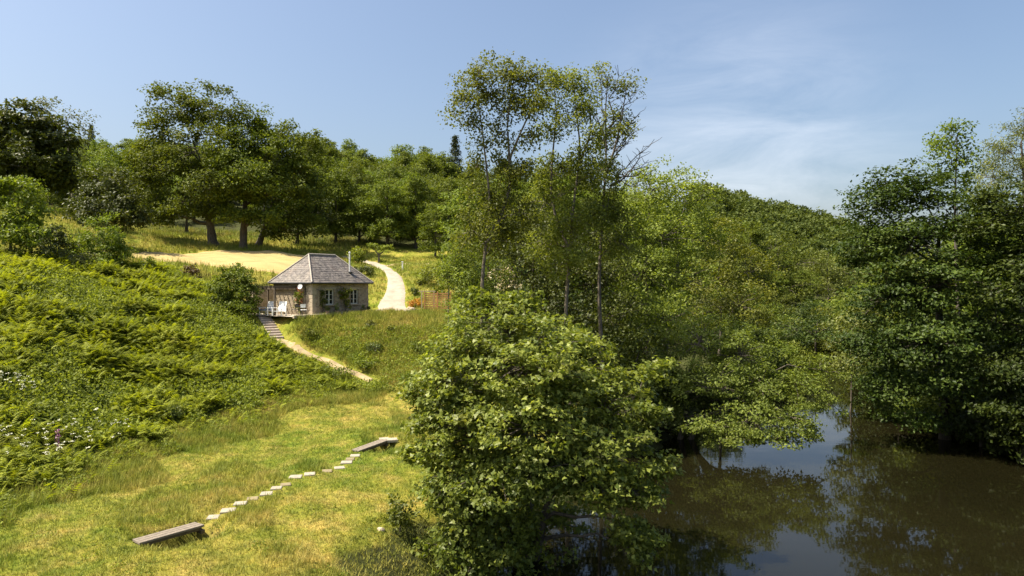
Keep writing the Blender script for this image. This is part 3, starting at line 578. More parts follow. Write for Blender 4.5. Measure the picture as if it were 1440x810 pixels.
# --- understorey and bank trees, left bank
MID = dict(rc=0.75, per=46, size=0.19, flat=0.6, up=0.6, shell=3.2)
def ptree(name, label, px, d, stem_top, lobes, leaf, lm, bm=BARK, r0=0.16, nst=1, cat='tree', group=None, **kw):
    b = gbase(px, d); st = []
    for k in range(nst):
        o_ = np.array([(k - (nst - 1) / 2) * 0.5, 0, 0]); t = at(stem_top[0] + (k - (nst - 1) / 2) * 45, stem_top[1], d)
        st.append(([b + o_, b + o_ * 1.3 + (t - b) * 0.35 + [rng.normal() * 0.15, 0, 0.2], b + (t - b) * 0.7 + o_ + [rng.normal() * 0.2, 0, 0], t], r0, r0 * 0.25))
    return tree(name, label, cat, b, st, lobes, leaf, lm, bm, group, **kw)
ptree('sallow_tree', 'loose grey-green sallow left of the alder stems by the trellis', 655, 36.5, (655, 380),
      [plobe(652, 345, 30, 38, 36.5, 40), plobe(642, 385, 24, 30, 36.5, 34), plobe(660, 400, 30, 32, 35.8, 36), plobe(650, 432, 28, 24, 35.2, 24), plobe(697, 380, 26, 34, 37, 26), plobe(655, 455, 36, 22, 34.5, 26)],
      dict(MID, rc=0.5, size=0.135, per=40), LM['willow'], nst=2, r0=0.1)
ptree('bank_alder_tree', 'dense dark alder filling the gap behind the crooked stem', 770, 42, (775, 340),
      [plobe(760, 330, 60, 46, 43, 60), plobe(730, 385, 50, 46, 42, 50), plobe(800, 385, 52, 46, 42, 55), plobe(770, 430, 70, 40, 41, 60), plobe(850, 400, 45, 50, 42, 45), plobe(700, 345, 36, 36, 44, 30), plobe(840, 330, 44, 40, 44, 40), plobe(850, 450, 50, 36, 40, 40)],
      MID, LM['dark'], BARK_DARK, r0=0.2, nst=2)
ptree('bank_alder_tree', 'broad sunlit alder with rounded top right of the dead twigs', 925, 46, (930, 330),
      [plobe(915, 270, 62, 40, 46, 60), plobe(965, 285, 42, 44, 47, 46), plobe(880, 310, 44, 44, 45, 46), plobe(930, 335, 62, 44, 44.5, 62), plobe(985, 340, 34, 44, 47, 34), plobe(900, 385, 56, 44, 43.5, 56), plobe(960, 395, 50, 44, 44, 50), plobe(885, 440, 46, 40, 42, 40), plobe(940, 450, 50, 40, 42, 40)],
      MID, LM['alder'], r0=0.22, nst=2)
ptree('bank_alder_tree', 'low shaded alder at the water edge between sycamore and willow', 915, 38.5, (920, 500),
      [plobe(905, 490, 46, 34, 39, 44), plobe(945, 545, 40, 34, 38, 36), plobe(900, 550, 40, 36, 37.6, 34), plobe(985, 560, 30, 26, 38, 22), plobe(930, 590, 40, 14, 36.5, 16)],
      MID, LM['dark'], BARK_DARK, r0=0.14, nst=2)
ptree('willow_tree', 'sprawling willow leaning low over the river with its boughs near the water', 960, 38, (1010, 470),
      [plobe(985, 480, 60, 44, 38, 62), plobe(1040, 500, 60, 40, 37, 62), plobe(1005, 545, 62, 40, 35.6, 62), plobe(1075, 545, 54, 34, 35.4, 50), plobe(1120, 540, 44, 28, 35.5, 34), plobe(1060, 590, 62, 28, 34.2, 46), plobe(1115, 588, 36, 20, 33.8, 22), plobe(1090, 618, 44, 17, 33.4, 22), plobe(1000, 600, 40, 22, 34.4, 20), plobe(930, 520, 44, 40, 38, 40), plobe(1155, 520, 34, 22, 36.5, 20), plobe(1165, 570, 26, 14, 34.6, 10), plobe(1128, 608, 26, 14, 33.6, 16), plobe(1040, 618, 40, 14, 33.6, 16)],
      dict(MID, rc=0.58, size=0.15, per=54, tmpl=KITE, flat=0.45, up=0.9, droop=0.15), LM['willow'], BARK, r0=0.18, nst=2, limb_r=0.09)
ptree('bank_alder_tree', 'yellow-green young tree catching the sun above the willow', 1010, 56, (1015, 380),
      [plobe(1010, 345, 44, 40, 56, 40), plobe(1050, 385, 44, 38, 55, 40), plobe(1000, 395, 44, 40, 54, 40), plobe(1040, 430, 54, 40, 52, 50), plobe(990, 440, 40, 36, 50, 34)],
      dict(MID, size=0.22, rc=0.85), LM['lime'], r0=0.17)
ptree('bank_alder_tree', 'rounded green tree on the bank behind the yellow-green one', 1095, 122, (1095, 345),
      [plobe(1085, 350, 44, 26, 124, 36), plobe(1120, 372, 42, 24, 122, 32), plobe(1070, 385, 42, 26, 120, 32), plobe(1105, 405, 50, 22, 118, 34)],
      dict(MID, size=0.38, rc=1.4), LM['forest'], r0=0.2)
ptree('bank_alder_tree', 'brownish tree where the river bends out of sight', 1165, 128, (1165, 355),
      [plobe(1155, 372, 40, 24, 128, 30), plobe(1190, 385, 40, 26, 128, 32), plobe(1165, 408, 46, 22, 126, 30), plobe(1215, 405, 36, 26, 126, 24)],
      dict(MID, size=0.40, rc=1.5), LM['grey'], r0=0.2)
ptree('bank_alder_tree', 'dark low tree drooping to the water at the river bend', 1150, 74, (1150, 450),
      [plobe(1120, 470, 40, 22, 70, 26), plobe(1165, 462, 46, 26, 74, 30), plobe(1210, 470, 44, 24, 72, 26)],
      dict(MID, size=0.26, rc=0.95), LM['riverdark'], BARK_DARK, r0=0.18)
# --- right bank
RD = dict(rc=0.90, per=64, size=0.20, flat=0.32, up=1.1, shell=3.6, tmpl=KITE)
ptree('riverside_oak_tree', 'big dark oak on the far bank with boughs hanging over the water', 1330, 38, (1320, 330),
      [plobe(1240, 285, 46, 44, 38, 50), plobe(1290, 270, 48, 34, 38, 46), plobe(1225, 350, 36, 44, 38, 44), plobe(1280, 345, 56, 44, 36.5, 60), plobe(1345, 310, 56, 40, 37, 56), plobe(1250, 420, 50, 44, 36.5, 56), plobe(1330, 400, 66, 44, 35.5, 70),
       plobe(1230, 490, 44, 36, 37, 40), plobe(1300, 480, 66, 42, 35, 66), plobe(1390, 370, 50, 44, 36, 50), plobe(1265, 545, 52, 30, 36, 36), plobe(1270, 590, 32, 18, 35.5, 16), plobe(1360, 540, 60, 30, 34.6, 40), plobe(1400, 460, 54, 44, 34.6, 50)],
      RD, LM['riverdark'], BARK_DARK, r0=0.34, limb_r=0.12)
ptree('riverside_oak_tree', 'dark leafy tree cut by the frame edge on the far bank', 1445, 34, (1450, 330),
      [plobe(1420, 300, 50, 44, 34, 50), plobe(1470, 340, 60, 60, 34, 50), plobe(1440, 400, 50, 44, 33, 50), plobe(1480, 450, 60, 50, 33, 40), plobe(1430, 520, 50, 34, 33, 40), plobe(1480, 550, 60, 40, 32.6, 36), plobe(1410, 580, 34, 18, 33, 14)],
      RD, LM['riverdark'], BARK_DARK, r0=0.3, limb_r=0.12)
ptree('tall_ash_tree', 'slim open tree poking above the dark oak on the far bank', 1352, 46, (1345, 190),
      [plobe(1340, 190, 22, 22, 46, 16), plobe(1318, 210, 22, 22, 46, 15), plobe(1352, 225, 22, 24, 46, 14), plobe(1330, 245, 30, 20, 46, 16), plobe(1358, 262, 22, 20, 46, 8)],
      dict(MID, rc=0.7, size=0.2, per=40, shell=2.4), LM['oak'], BARK, r0=0.16, limb_r=0.05)
ptree('tall_willow_tree', 'tall grey-green willow rising at the frame edge behind the far bank', 1440, 50, (1435, 200),
      [plobe(1420, 215, 40, 34, 50, 40), plobe(1440, 185, 36, 22, 50, 26), plobe(1400, 250, 32, 30, 49, 28), plobe(1450, 250, 50, 44, 50, 50), plobe(1480, 210, 50, 50, 51, 36), plobe(1385, 285, 24, 20, 48, 12)],
      dict(MID, rc=0.8, size=0.2, per=46, tmpl=LANCE, droop=0.3), LM['grey'], BARK, r0=0.24)
ptree('bank_bush', 'small brownish bush between the willow tip and the dark oak', 1195, 46, (1195, 480),
      [plobe(1195, 470, 30, 30, 46, 24), plobe(1200, 515, 30, 24, 44, 20), plobe(1215, 440, 24, 22, 47, 14)], dict(MID, size=0.2, rc=0.65), LM['grey'], r0=0.08, cat='bush')

# --- oaks and bushes above the hay field
FAR = dict(rc=1.40, per=96, size=0.35, flat=0.55, up=0.75, shell=3.4)
ptree('field_oak_tree', 'tallest broad oak of the group above the hay field', 300, 88, (285, 230),
      [plobe(255, 160, 50, 36, 88, 42), plobe(305, 155, 44, 30, 87, 34), plobe(220, 190, 28, 34, 88, 22), plobe(235, 240, 42, 40, 87, 36), plobe(285, 210, 52, 40, 85, 44), plobe(220, 280, 28, 28, 88, 18), plobe(262, 285, 40, 26, 86, 24), plobe(222, 305, 26, 16, 87, 12), plobe(305, 262, 40, 30, 83, 26), plobe(288, 300, 26, 16, 86, 12), plobe(205, 235, 20, 30, 88, 14)], FAR, LM['oak'], BARK, r0=0.62, limb_r=0.25)
ptree('field_oak_tree', 'pale-crowned oak in the middle of the group above the hay field', 342, 87, (350, 235),
      [plobe(345, 190, 44, 30, 87, 34), plobe(320, 225, 36, 30, 84, 28), plobe(370, 225, 44, 36, 87, 36), plobe(330, 270, 40, 28, 85, 26), plobe(375, 275, 40, 28, 86, 24), plobe(352, 165, 20, 16, 88, 8), plobe(325, 303, 26, 15, 84, 12), plobe(368, 308, 34, 15, 85, 16), plobe(345, 250, 40, 30, 83, 24)], FAR, LM['oak'], BARK, r0=0.5, limb_r=0.22)
ptree('field_oak_tree', 'rounded oak at the right end of the group above the hay field', 363, 90, (405, 230),
      [plobe(395, 195, 36, 26, 91, 26), plobe(430, 220, 32, 34, 91, 28), plobe(415, 260, 40, 34, 89, 32), plobe(445, 270, 22, 34, 92, 18), plobe(420, 300, 36, 26, 90, 22), plobe(400, 322, 30, 14, 89, 12), plobe(445, 318, 22, 16, 90, 10), plobe(385, 250, 36, 36, 90, 24)], FAR, LM['oak'], BARK, r0=0.42, limb_r=0.2)
ptree('thin_oak_tree', 'small thin tree in shade under the tallest oak', 263, 98, (262, 290), [plobe(262, 285, 28, 24, 98, 16), plobe(240, 300, 20, 16, 98, 8)], FAR, LM['oak'], BARK_DARK, r0=0.25)
ptree('thin_oak_tree', 'slender tree at the edge of the wood right of the oaks', 418, 96, (425, 280), [plobe(430, 290, 30, 28, 96, 20), plobe(450, 310, 24, 24, 96, 14), plobe(405, 310, 18, 16, 96, 8)], FAR, LM['dark'], BARK_DARK, r0=0.25)
ptree('chestnut_tree', 'dark rounded chestnut at the left edge of the hillside', 40, 84, (40, 210),
      [plobe(35, 180, 50, 34, 84, 40), plobe(75, 200, 32, 32, 84, 26), plobe(0, 200, 40, 40, 84, 30), plobe(50, 235, 50, 32, 82, 40), plobe(-20, 245, 50, 40, 84, 30), plobe(85, 250, 24, 24, 84, 14)], dict(FAR, size=0.5), LM['dark'], BARK_DARK, r0=0.5)
ptree('airy_tree', 'thin-crowned tree showing sky through its twigs behind the chestnut', 105, 104, (95, 175), [plobe(60, 145, 34, 12, 104, 8), plobe(100, 165, 30, 16, 104, 9), plobe(120, 190, 18, 20, 104, 6), plobe(100, 200, 26, 16, 104, 6)], dict(FAR, per=36, size=0.34, shell=2), LM['grey'], BARK, r0=0.3, twig=1.0)
ptree('hawthorn_tree', 'domed dark hawthorn casting its shadow on the hay field', 168, 74, (155, 270),
      [plobe(150, 262, 40, 28, 74, 36), plobe(125, 285, 28, 28, 74, 24), plobe(175, 290, 32, 30, 73, 30), plobe(150, 300, 40, 22, 72, 28), plobe(190, 312, 18, 14, 73, 10)], dict(FAR, rc=1.1, size=0.33, per=70), LM['dark'], BARK_DARK, r0=0.3)
ptree('round_bush', 'round leafy green bush in front of the hawthorn', 145, 57, (145, 345), [plobe(145, 335, 32, 30, 57, 40), plobe(165, 350, 18, 22, 56.5, 16), plobe(128, 355, 20, 20, 56.5, 16), plobe(150, 368, 24, 14, 56, 12)], dict(FAR, rc=0.6, size=0.2, per=70), LM['bush'], r0=0.12, cat='bush')
ptree('leafy_bush', 'bright leafy bush at the left edge above the bracken', 15, 52, (20, 310), [plobe(15, 275, 36, 26, 52, 34), plobe(40, 305, 26, 24, 52, 24), plobe(5, 320, 40, 26, 51, 30), plobe(-20, 290, 30, 36, 52, 20), plobe(35, 332, 30, 16, 51, 14)], dict(FAR, rc=0.75, size=0.26, per=64), LM['bush'], r0=0.14, cat='bush')
ptree('dark_bush', 'dark low bush beside the sunlit grass right of the leafy one', 70, 56, (70, 335), [plobe(68, 335, 26, 16, 56, 20), plobe(95, 348, 18, 12, 56, 12)], dict(FAR, rc=0.6, size=0.24, per=60), LM['dark'], r0=0.1, cat='bush')
ptree('scrub_bush', 'mixed scrub bush at the crest of the bracken slope', 60, 52, (60, 358), [plobe(50, 355, 36, 12, 52, 22), plobe(100, 365, 34, 12, 53, 20)], dict(FAR, rc=0.5, size=0.2, per=60), LM['grey'], r0=0.06, cat='bush')
BS = dict(FAR, rc=0.42, size=0.15, per=56)
ptree('small_bush', 'small round bush at the lower corner of the hay field', 207, 58, (207, 376), [plobe(207, 371, 13, 13, 58, 16)], BS, LM['bush'], r0=0.05, cat='bush')
ptree('small_bush', 'low glossy bush left of the field corner bush', 182, 57, (182, 386), [plobe(180, 383, 17, 11, 57, 16)], BS, LM['bush'], r0=0.05, cat='bush')
ptree('copper_bush', 'dark copper-leaved bush below the hay field', 271, 60, (271, 390), [plobe(271, 386, 18, 14, 60, 22)], BS, LM['red'], r0=0.05, cat='bush')
ptree('laurel_bush', 'large dense glossy bush next to the cottage pergola', 328, 52.6, (328, 405), [plobe(328, 396, 27, 24, 52.6, 60), plobe(310, 415, 22, 24, 52.2, 40), plobe(346, 416, 18, 26, 52.2, 40), plobe(330, 432, 34, 14, 51.8, 40)], dict(FAR, rc=0.5, size=0.17, per=64), LM['bush'], r0=0.12, cat='bush')
# shrubs on the meadow bank
def bush(name, label, px, py, w, h, lm, n=14, size=0.12, rc=0.3, per=40, cat='bush', group=None):
    p = hit(px, py); r_ = w / FPX * p[1] / 2; hh = h / FPX * p[1]
    return tree(name, label, cat, p, [([p, p + [0.05, 0, hh * 0.4], p + [0, 0, hh * 0.75]], 0.03, 0.01)], [(p + [0, 0, hh * 0.5], (r_, r_, hh * 0.5), n)], dict(rc=rc, per=per, size=size, flat=0.7, up=0.6, shell=3), lm, BARK, group, limb_r=0.02, sides=5)
bush('sapling_bush', 'small dark leafy shrub alone on the meadow beside the sycamore', 562, 752, 58, 52, LM['maple'], 26, 0.12, 0.22, 26)
bush('sapling_bush', 'low leafy sprig on the bank under the sycamore left side', 605, 775, 40, 28, LM['bush'], 10, 0.10, 0.2, 26)
bush('bank_shrub', 'dark green shrub at the foot of the grassy bank by the dirt path', 515, 520, 34, 16, LM['bush'], 16, 0.14, 0.35)
bush('bank_shrub', 'dark shrub in the middle of the bank below the cottage', 526, 497, 24, 14, LM['dark'], 12, 0.14, 0.3)
bush('bank_shrub', 'small bush high on the bank near the drive', 548, 467, 10, 9, LM['bush'], 6, 0.13, 0.25)
bush('bank_shrub', 'grey-green shrub on the bank nearest the kerb', 522, 462, 16, 10, LM['grey'], 8, 0.13, 0.25)
bush('bank_shrub', 'dark shrub on the bank close under the patio kerb', 435, 476, 20, 10, LM['bush'], 10, 0.13, 0.3)
bush('bank_shrub', 'leafy shrub on the bank by the sallow', 590, 500, 34, 20, LM['bush'], 16, 0.14, 0.35)
bush('bank_shrub', 'dense bush at the lower bank in front of the sallow', 578, 550, 50, 26, LM['bush'], 22, 0.13, 0.35)
bush('bramble_bush', 'bramble mound beside the dirt path at the bracken edge', 470, 535, 50, 20, LM['bush'], 22, 0.13, 0.35)
bush('bramble_bush', 'dark bramble mound where bracken meets the meadow', 240, 590, 44, 18, LM['grey'], 18, 0.13, 0.35)
# around the drive
bush('garden_shrub', 'rounded yellow-green shrub behind the cottage roof by the drive', 503, 371, 24, 22, LM['lime'], 22, 0.26, 0.5)
b = hit(533, 369, 60)
tree('garden_tree', 'small spreading yellow-green tree beside the drive bend', 'tree', b, [([b, b + [0, 0, 1.0]], 0.16, 0.1), ([b + [0, 0, 0.9], b + [-0.9, 0, 2.0]], 0.09, 0.03), ([b + [0, 0, 0.9], b + [1.0, 0, 1.8]], 0.09, 0.03)],
     [(b + [-0.9, 0, 2.0], (0.7, 0.7, 0.4), 14), (b + [1.1, 0, 1.9], (0.8, 0.7, 0.35), 14), (b + [0, 0, 1.7], (0.6, 0.6, 0.4), 10)], dict(rc=0.35, per=34, size=0.2, flat=0.5, up=0.7), LM['lime'], BARK, sides=6)
bush('clipped_shrub', 'dark low shrub at the inside of the drive bend behind the roof', 515, 387, 26, 11, LM['dark'], 16, 0.2, 0.4)
bush('clipped_shrub', 'dark low shrub close behind the white flue', 500, 386, 16, 11, LM['dark'], 12, 0.2, 0.4)
bush('clipped_shrub', 'dark green shrub among the planting right of the drive', 582, 415, 12, 9, LM['dark'], 9, 0.16, 0.3)
bush('rust_shrub', 'rust-coloured heather beside the drive next to the trellis', 585, 432, 22, 12, leaf_mat('heather', (0.16, 0.07, 0.02), (0.30, 0.15, 0.04)), 14, 0.14, 0.3)
bush('border_shrub', 'yellow-green shrub on the lawn beyond the trellis', 603, 400, 40, 24, LM['lime'], 26, 0.2, 0.45)
bush('border_shrub', 'small green shrub on the lawn right of the drive', 592, 402, 12, 10, LM['bush'], 8, 0.18, 0.35)
b = gbase(706, 50)
bush('elder_bush', 'white-flowering elder seen through the alder stems', 706, 432, 50, 30, LM['alder'], 16, 0.16, 0.4)
ptree('elder_bush', 'pale blossoming shrub behind the alder stems', 704, 52, (704, 400), [plobe(704, 388, 20, 14, 52, 14), plobe(715, 402, 18, 10, 52, 10)], dict(BS, per=40), leaf_mat('pale_blossom', (0.45, 0.42, 0.36), (0.7, 0.66, 0.6), 0.2), r0=0.06, cat='bush')

# ------------------------------------------------------------------ the wood on the hillside
def proto(kind, seed):
    global rng
    keep = rng; rng = np.random.default_rng(seed)
    if kind == 'spruce':
        tg, cg = Geo(), Geo(); tg.tube([(0, 0, 0), (0, 0, 9), (0, 0, 19)], [0.3, 0.18, 0.03], 6); C = []
        for z in np.linspace(2.5, 18.8, 34):
            rr = (19.4 - z) * 0.25 + 0.12
            for a in rng.random(9) * 6.28: t = rng.uniform(0.45, 1.0); C.append((rr * t * math.cos(a), rr * t * math.sin(a), z - 0.35 * rr * t))
        C = np.array(C); leaf_cloud(cg, C, 0.6, 12, 0.5, LANCE, 0.35, 0.7, droop=0.4)
    else:
        w, h, zc = {'broad': (5.4, 5.6, 9.0), 'oval': (4.0, 7.0, 9.6), 'loose': (4.6, 5.6, 9.4)}[kind]
        lobes = []
        for k in range(9):
            a = k * 2.4 + rng.random(); t = (k + 0.5) / 9; zz = zc + h * (t * 1.5 - 0.75); rr = w * 0.62 * math.sqrt(max(0.05, 1 - ((zz - zc) / h) ** 2))
            lobes.append(((rr * math.cos(a), rr * math.sin(a), zz), (w * 0.50, w * 0.50, h * 0.30), 17))
        for k in range(5): a = k * 1.257; lobes.append(((w * 0.62 * math.cos(a), w * 0.62 * math.sin(a), 3.0 + rng.random()), (w * 0.42, w * 0.42, 1.6), 9))
        lobes.append(((0, 0, zc + h * 0.78), (w * 0.4, w * 0.4, h * 0.25), 12))
        tg, cg = grow([([(0, 0, -0.5), (0.2, 0.1, 4), (0, 0, zc + h * 0.6)], 0.38, 0.08)], lobes, dict(rc=1.25, per=44 if kind != 'loose' else 30, size=0.46, flat=0.55, up=0.75, shell=3.4), twig=0.15, limb_r=0.16, sides=6)
    rng = keep; return tg.mesh('trunk', True), cg.mesh('crown')
PRO = {}
for kind, mk, bk in (('broad', 'forest', BARK_DARK), ('oval', 'forest', BARK_DARK), ('loose', 'oak', BARK), ('spruce', 'conifer', BARK_DARK)):
    for v in range(2 if kind != 'spruce' else 1):
        tm, cm = proto(kind, 40 + len(PRO)); tm.materials.append(bk); cm.materials.append(LM[mk]); PRO.setdefault(kind, []).append((tm, cm))
FL = {'broad': ('woodland_tree', 'broad round-crowned tree massed in the wood on the hillside'), 'oval': ('woodland_tree', 'tall narrow-crowned leafy tree massed in the wood on the hillside'),
      'loose': ('woodland_tree', 'olive-green looser-leaved tree massed in the wood on the hillside'), 'spruce': ('spruce_tree', 'dark pointed spruce standing among the hillside wood')}
def wood_place(x, y):
    px = 720 + FPX * x / y
    z = 'behind the chestnut and hawthorn' if px < 190 else 'behind the field oaks' if px < 440 else 'above the cottage roof' if px < 520 else 'above the drive' if px < 600 else 'left of the alder stems' if px < 680 else 'seen through the alder stems' if px < 860 else 'above the riverside alder'
    return ('front rank ' if y < 124 else 'second rank ' if y < 146 else 'third rank ' if y < 172 else 'skyline rank ') + 'of the wood ' + z
def forest_tree(x, y, kind, s, rz, label=None, sz=None):
    tm, cm = PRO[kind][random.randrange(len(PRO[kind]))]
    o = root(FL[kind][0], (x, y, z1(x, y) - 0.3), label or {'broad': 'broad round-crowned tree, ', 'oval': 'tall narrow leafy tree, ', 'loose': 'olive loose-leaved tree, ', 'spruce': 'dark pointed spruce, '}[kind] + wood_place(x, y), 'tree', None if label else {'broad': 'round trees of the hillside wood', 'oval': 'narrow trees of the hillside wood', 'loose': 'olive trees of the hillside wood', 'spruce': 'spruces of the hillside wood'}[kind])
    if label: o['group'] = 'singled out trees of the wood'
    o.rotation_euler = (0, 0, rz); o.scale = (s, s, sz or s)
    link('trunk', tm, parent=o); link('crown', cm, parent=o); return o
for px, d, kind, s, lab in [(545, 98, 'broad', 0.66, 'dark-trunked spreading tree behind the little garden tree'), (505, 101, 'broad', 0.62, 'round tree at the wood edge right above the cottage roof'), (472, 100, 'oval', 0.66, 'leafy tree at the wood edge nearest the field oaks'),
                            (585, 99, 'oval', 0.66, 'full-crowned tree at the wood edge above the white marker post'), (612, 92, 'loose', 0.5, 'smaller pale tree at the wood edge above the trellis'), (630, 104, 'broad', 0.66, 'dark tree at the wood edge beside the alder stems'),
                            (640, 150, 'spruce', 1.05, 'lone pointed spruce on the skyline left of the alders'), (205, 108, 'loose', 0.6, 'olive tree between the hawthorn and the tallest oak'), (160, 118, 'broad', 0.75, 'round tree behind the hawthorn on the skyline')]:
    x, y = XY(px, d); forest_tree(x, y, kind, s, random.random() * 6.28, lab)
pts = []; tries = 0; r2 = np.random.default_rng(3)
while len(pts) < 255 and tries < 9000:
    tries += 1
    y = r2.uniform(106, 215); px = r2.uniform(-60, 1060); x = (px - 720) / FPX * y
    if y < 112 and px < 430: continue
    if x > 18 and y > 185: continue
    if river_s(np.array([x]), np.array([y]))[0] < 4: continue
    sp_ = 5.2 if y < 150 else 7.2
    if any((x - a) ** 2 + (y - b_) ** 2 < sp_ ** 2 for a, b_ in pts): continue
    pts.append((x, y))
    k = r2.random(); px_ = px
    kind = 'broad' if k < 0.42 else 'oval' if k < 0.72 else 'loose' if k < 0.93 or px > 420 else 'spruce'
    s = r2.uniform(0.75, 1.05) * (0.85 if px < 420 else 1.0) * float(np.interp(y, [106, 122, 145, 175], [0.62, 0.68, 0.82, 0.98]))
    forest_tree(x, y, kind, s, r2.random() * 6.28, None, s * r2.uniform(0.9, 1.15))
r4 = np.random.default_rng(21)
tm, cm = None, None
def shrub_proto(seed):
    global rng
    keep = rng; rng = np.random.default_rng(seed)
    lobes = [((0, 0, 1.6), (1.5, 1.5, 1.3), 22)] + [((1.4 * math.cos(a), 1.4 * math.sin(a), 1.1 + 0.4 * (k % 2)), (1.0, 1.0, 0.95), 13) for k, a in enumerate((0.3, 1.6, 2.8, 4.1, 5.3))]
    tg, cg = grow([([(0, 0, -0.4), (0.1, 0, 0.7), (0, 0.1, 1.8)], 0.09, 0.03), ([(0.1, 0, -0.4), (0.5, 0.3, 0.8), (0.8, 0.4, 1.5)], 0.06, 0.02)], lobes, dict(rc=0.6, per=34, size=0.20, flat=0.6, up=0.7, shell=3), twig=0.3, limb_r=0.04, sides=5)
    rng = keep; return tg.mesh('stem', True), cg.mesh('foliage')
SHR = []
for sd_, mk in ((61, 'forest'), (62, 'riverdark'), (63, 'alder')):
    a_, c_ = shrub_proto(sd_); a_.materials.append(BARK_DARK); c_.materials.append(LM[mk]); SHR.append((a_, c_))
def bank_shrub(x, y, s, label, group, kinds, sink=0.1):
    a_, c_ = SHR[kinds[int(r4.integers(len(kinds)))]]; o = root('riverside_shrub', (x, y, max(0.0, z1(x, y)) - sink), label, 'shrub', group); o.rotation_euler = (0, 0, r4.random() * 6.28); o.scale = (s, s, s * r4.uniform(0.85, 1.25))
    link('stem', a_, parent=o); link('foliage', c_, parent=o)
for y in np.arange(35.0, 120, 2.6):
    x = float(np.interp(y, BANK_L[:, 0], BANK_L[:, 1])) - r4.uniform(-0.6, 1.6)
    bank_shrub(x, y, r4.uniform(0.75, 1.15) * (1 + max(0, y - 60) / 60), 'leafy shrub crowding the near bank below the alders' if y < 60 else 'leafy shrub lining the near bank towards the river bend', 'shrubs of the near bank', (0, 1, 2) if y > 46 else (1, 1, 0))
for y in np.arange(27.0, 124, 2.3):
    x = float(np.interp(y, BANK_R[:, 0], BANK_R[:, 1])) + r4.uniform(-0.9, 1.2)
    bank_shrub(x, y, r4.uniform(0.9, 1.35) * (1 + max(0, y - 60) / 60), 'dark shrub at the waterline under the far bank oaks' if y < 60 else 'shrub lining the far bank towards the river bend', 'shrubs of the far bank', (1, 1, 0))
for y in np.arange(30.0, 60, 3.0):
    x = float(np.interp(y, BANK_R[:, 0], BANK_R[:, 1])) + r4.uniform(2.5, 4.5)
    bank_shrub(x, y, r4.uniform(1.3, 1.9), 'tall dark shrub behind the waterline of the far bank', 'tall shrubs of the far bank', (1, 1, 0))
for px, d in ((780, 47), (730, 50), (840, 48), (880, 54), (820, 58), (760, 60), (700, 62), (905, 62), (850, 66), (950, 66), (660, 64), (790, 72)):
    x, y = XY(px, d); bank_shrub(x, y, r4.uniform(1.3, 1.8), 'tall shrub filling the shade ' + ('behind the two-stemmed alder' if px < 775 else 'behind the crooked alder' if px < 845 else 'behind the half-bare alder'), 'shrubs behind the alders', (0, 1, 1))
for px, d in ((1005, 62), (1040, 66), (1075, 72), (1020, 74), (1060, 80), (1100, 86), (1030, 86), (1075, 94), (1115, 98), (1050, 102), (1090, 106), (1140, 106), (990, 68), (1130, 92), (1160, 112)):
    x, y = XY(px, d)
    if river_s(np.array([x]), np.array([y]))[0] > 0: bank_shrub(x, y, r4.uniform(1.1, 1.45), 'low shrub on the wooded slope above the river bend', 'shrubs above the river bend', (0, 1, 0))
for px, d, kind, s in ((1235, 60, 'broad', 0.62), (1300, 56, 'broad', 0.7), (1375, 52, 'oval', 0.62), (1420, 60, 'broad', 0.8), (1480, 50, 'broad', 0.75), (1270, 80, 'broad', 0.7), (1340, 75, 'oval', 0.75), (1210, 92, 'broad', 0.7), (1400, 90, 'broad', 0.8), (1500, 80, 'broad', 0.9), (1240, 110, 'broad', 0.75), (1550, 60, 'broad', 0.9)):
    x, y = XY(px, d); o = forest_tree(x, y, kind, s, r4.random() * 6.28); o['label'] = 'round leafy tree ' + ('behind the frame-edge tree of the far bank' if px > 1410 else 'right behind the dark oak of the far bank' if d < 62 else 'farther back behind the dark oak of the far bank' if px > 1280 else 'where the far bank meets the river bend'); o['group'] = 'trees behind the far bank oak'
for px, d, kind, s in ((700, 66, 'broad', 0.55), (760, 68, 'oval', 0.55), (830, 70, 'broad', 0.6), (900, 74, 'broad', 0.6), (960, 80, 'oval', 0.65), (1030, 96, 'broad', 0.6), (730, 84, 'broad', 0.7), (800, 88, 'oval', 0.75), (870, 92, 'broad', 0.75), (940, 98, 'broad', 0.8), (1095, 140, 'broad', 0.7), (660, 86, 'broad', 0.7), (1010, 108, 'broad', 0.8), (1060, 128, 'broad', 0.55), (1100, 135, 'oval', 0.5), (1140, 140, 'broad', 0.55), (1180, 145, 'broad', 0.6), (1120, 152, 'broad', 0.6), (1160, 160, 'oval', 0.6), (1080, 150, 'broad', 0.6), (1205, 138, 'broad', 0.55), (1045, 112, 'broad', 0.5), (1130, 120, 'broad', 0.45), (1085, 108, 'broad', 0.42), (1040, 145, 'broad', 0.62)):
    x, y = XY(px, d); o = forest_tree(x, y, kind, s, r4.random() * 6.28); o['label'] = 'round leafy tree massed ' + ('beyond the river bend below the far hill' if px > 1035 and d > 100 else 'behind the yellow-green young tree' if px > 980 else 'behind the broad sunlit alder' if px > 860 else 'between the alder stems, nearer row' if d < 80 else 'between the alder stems, farther row'); o['group'] = 'trees behind the riverside alders'
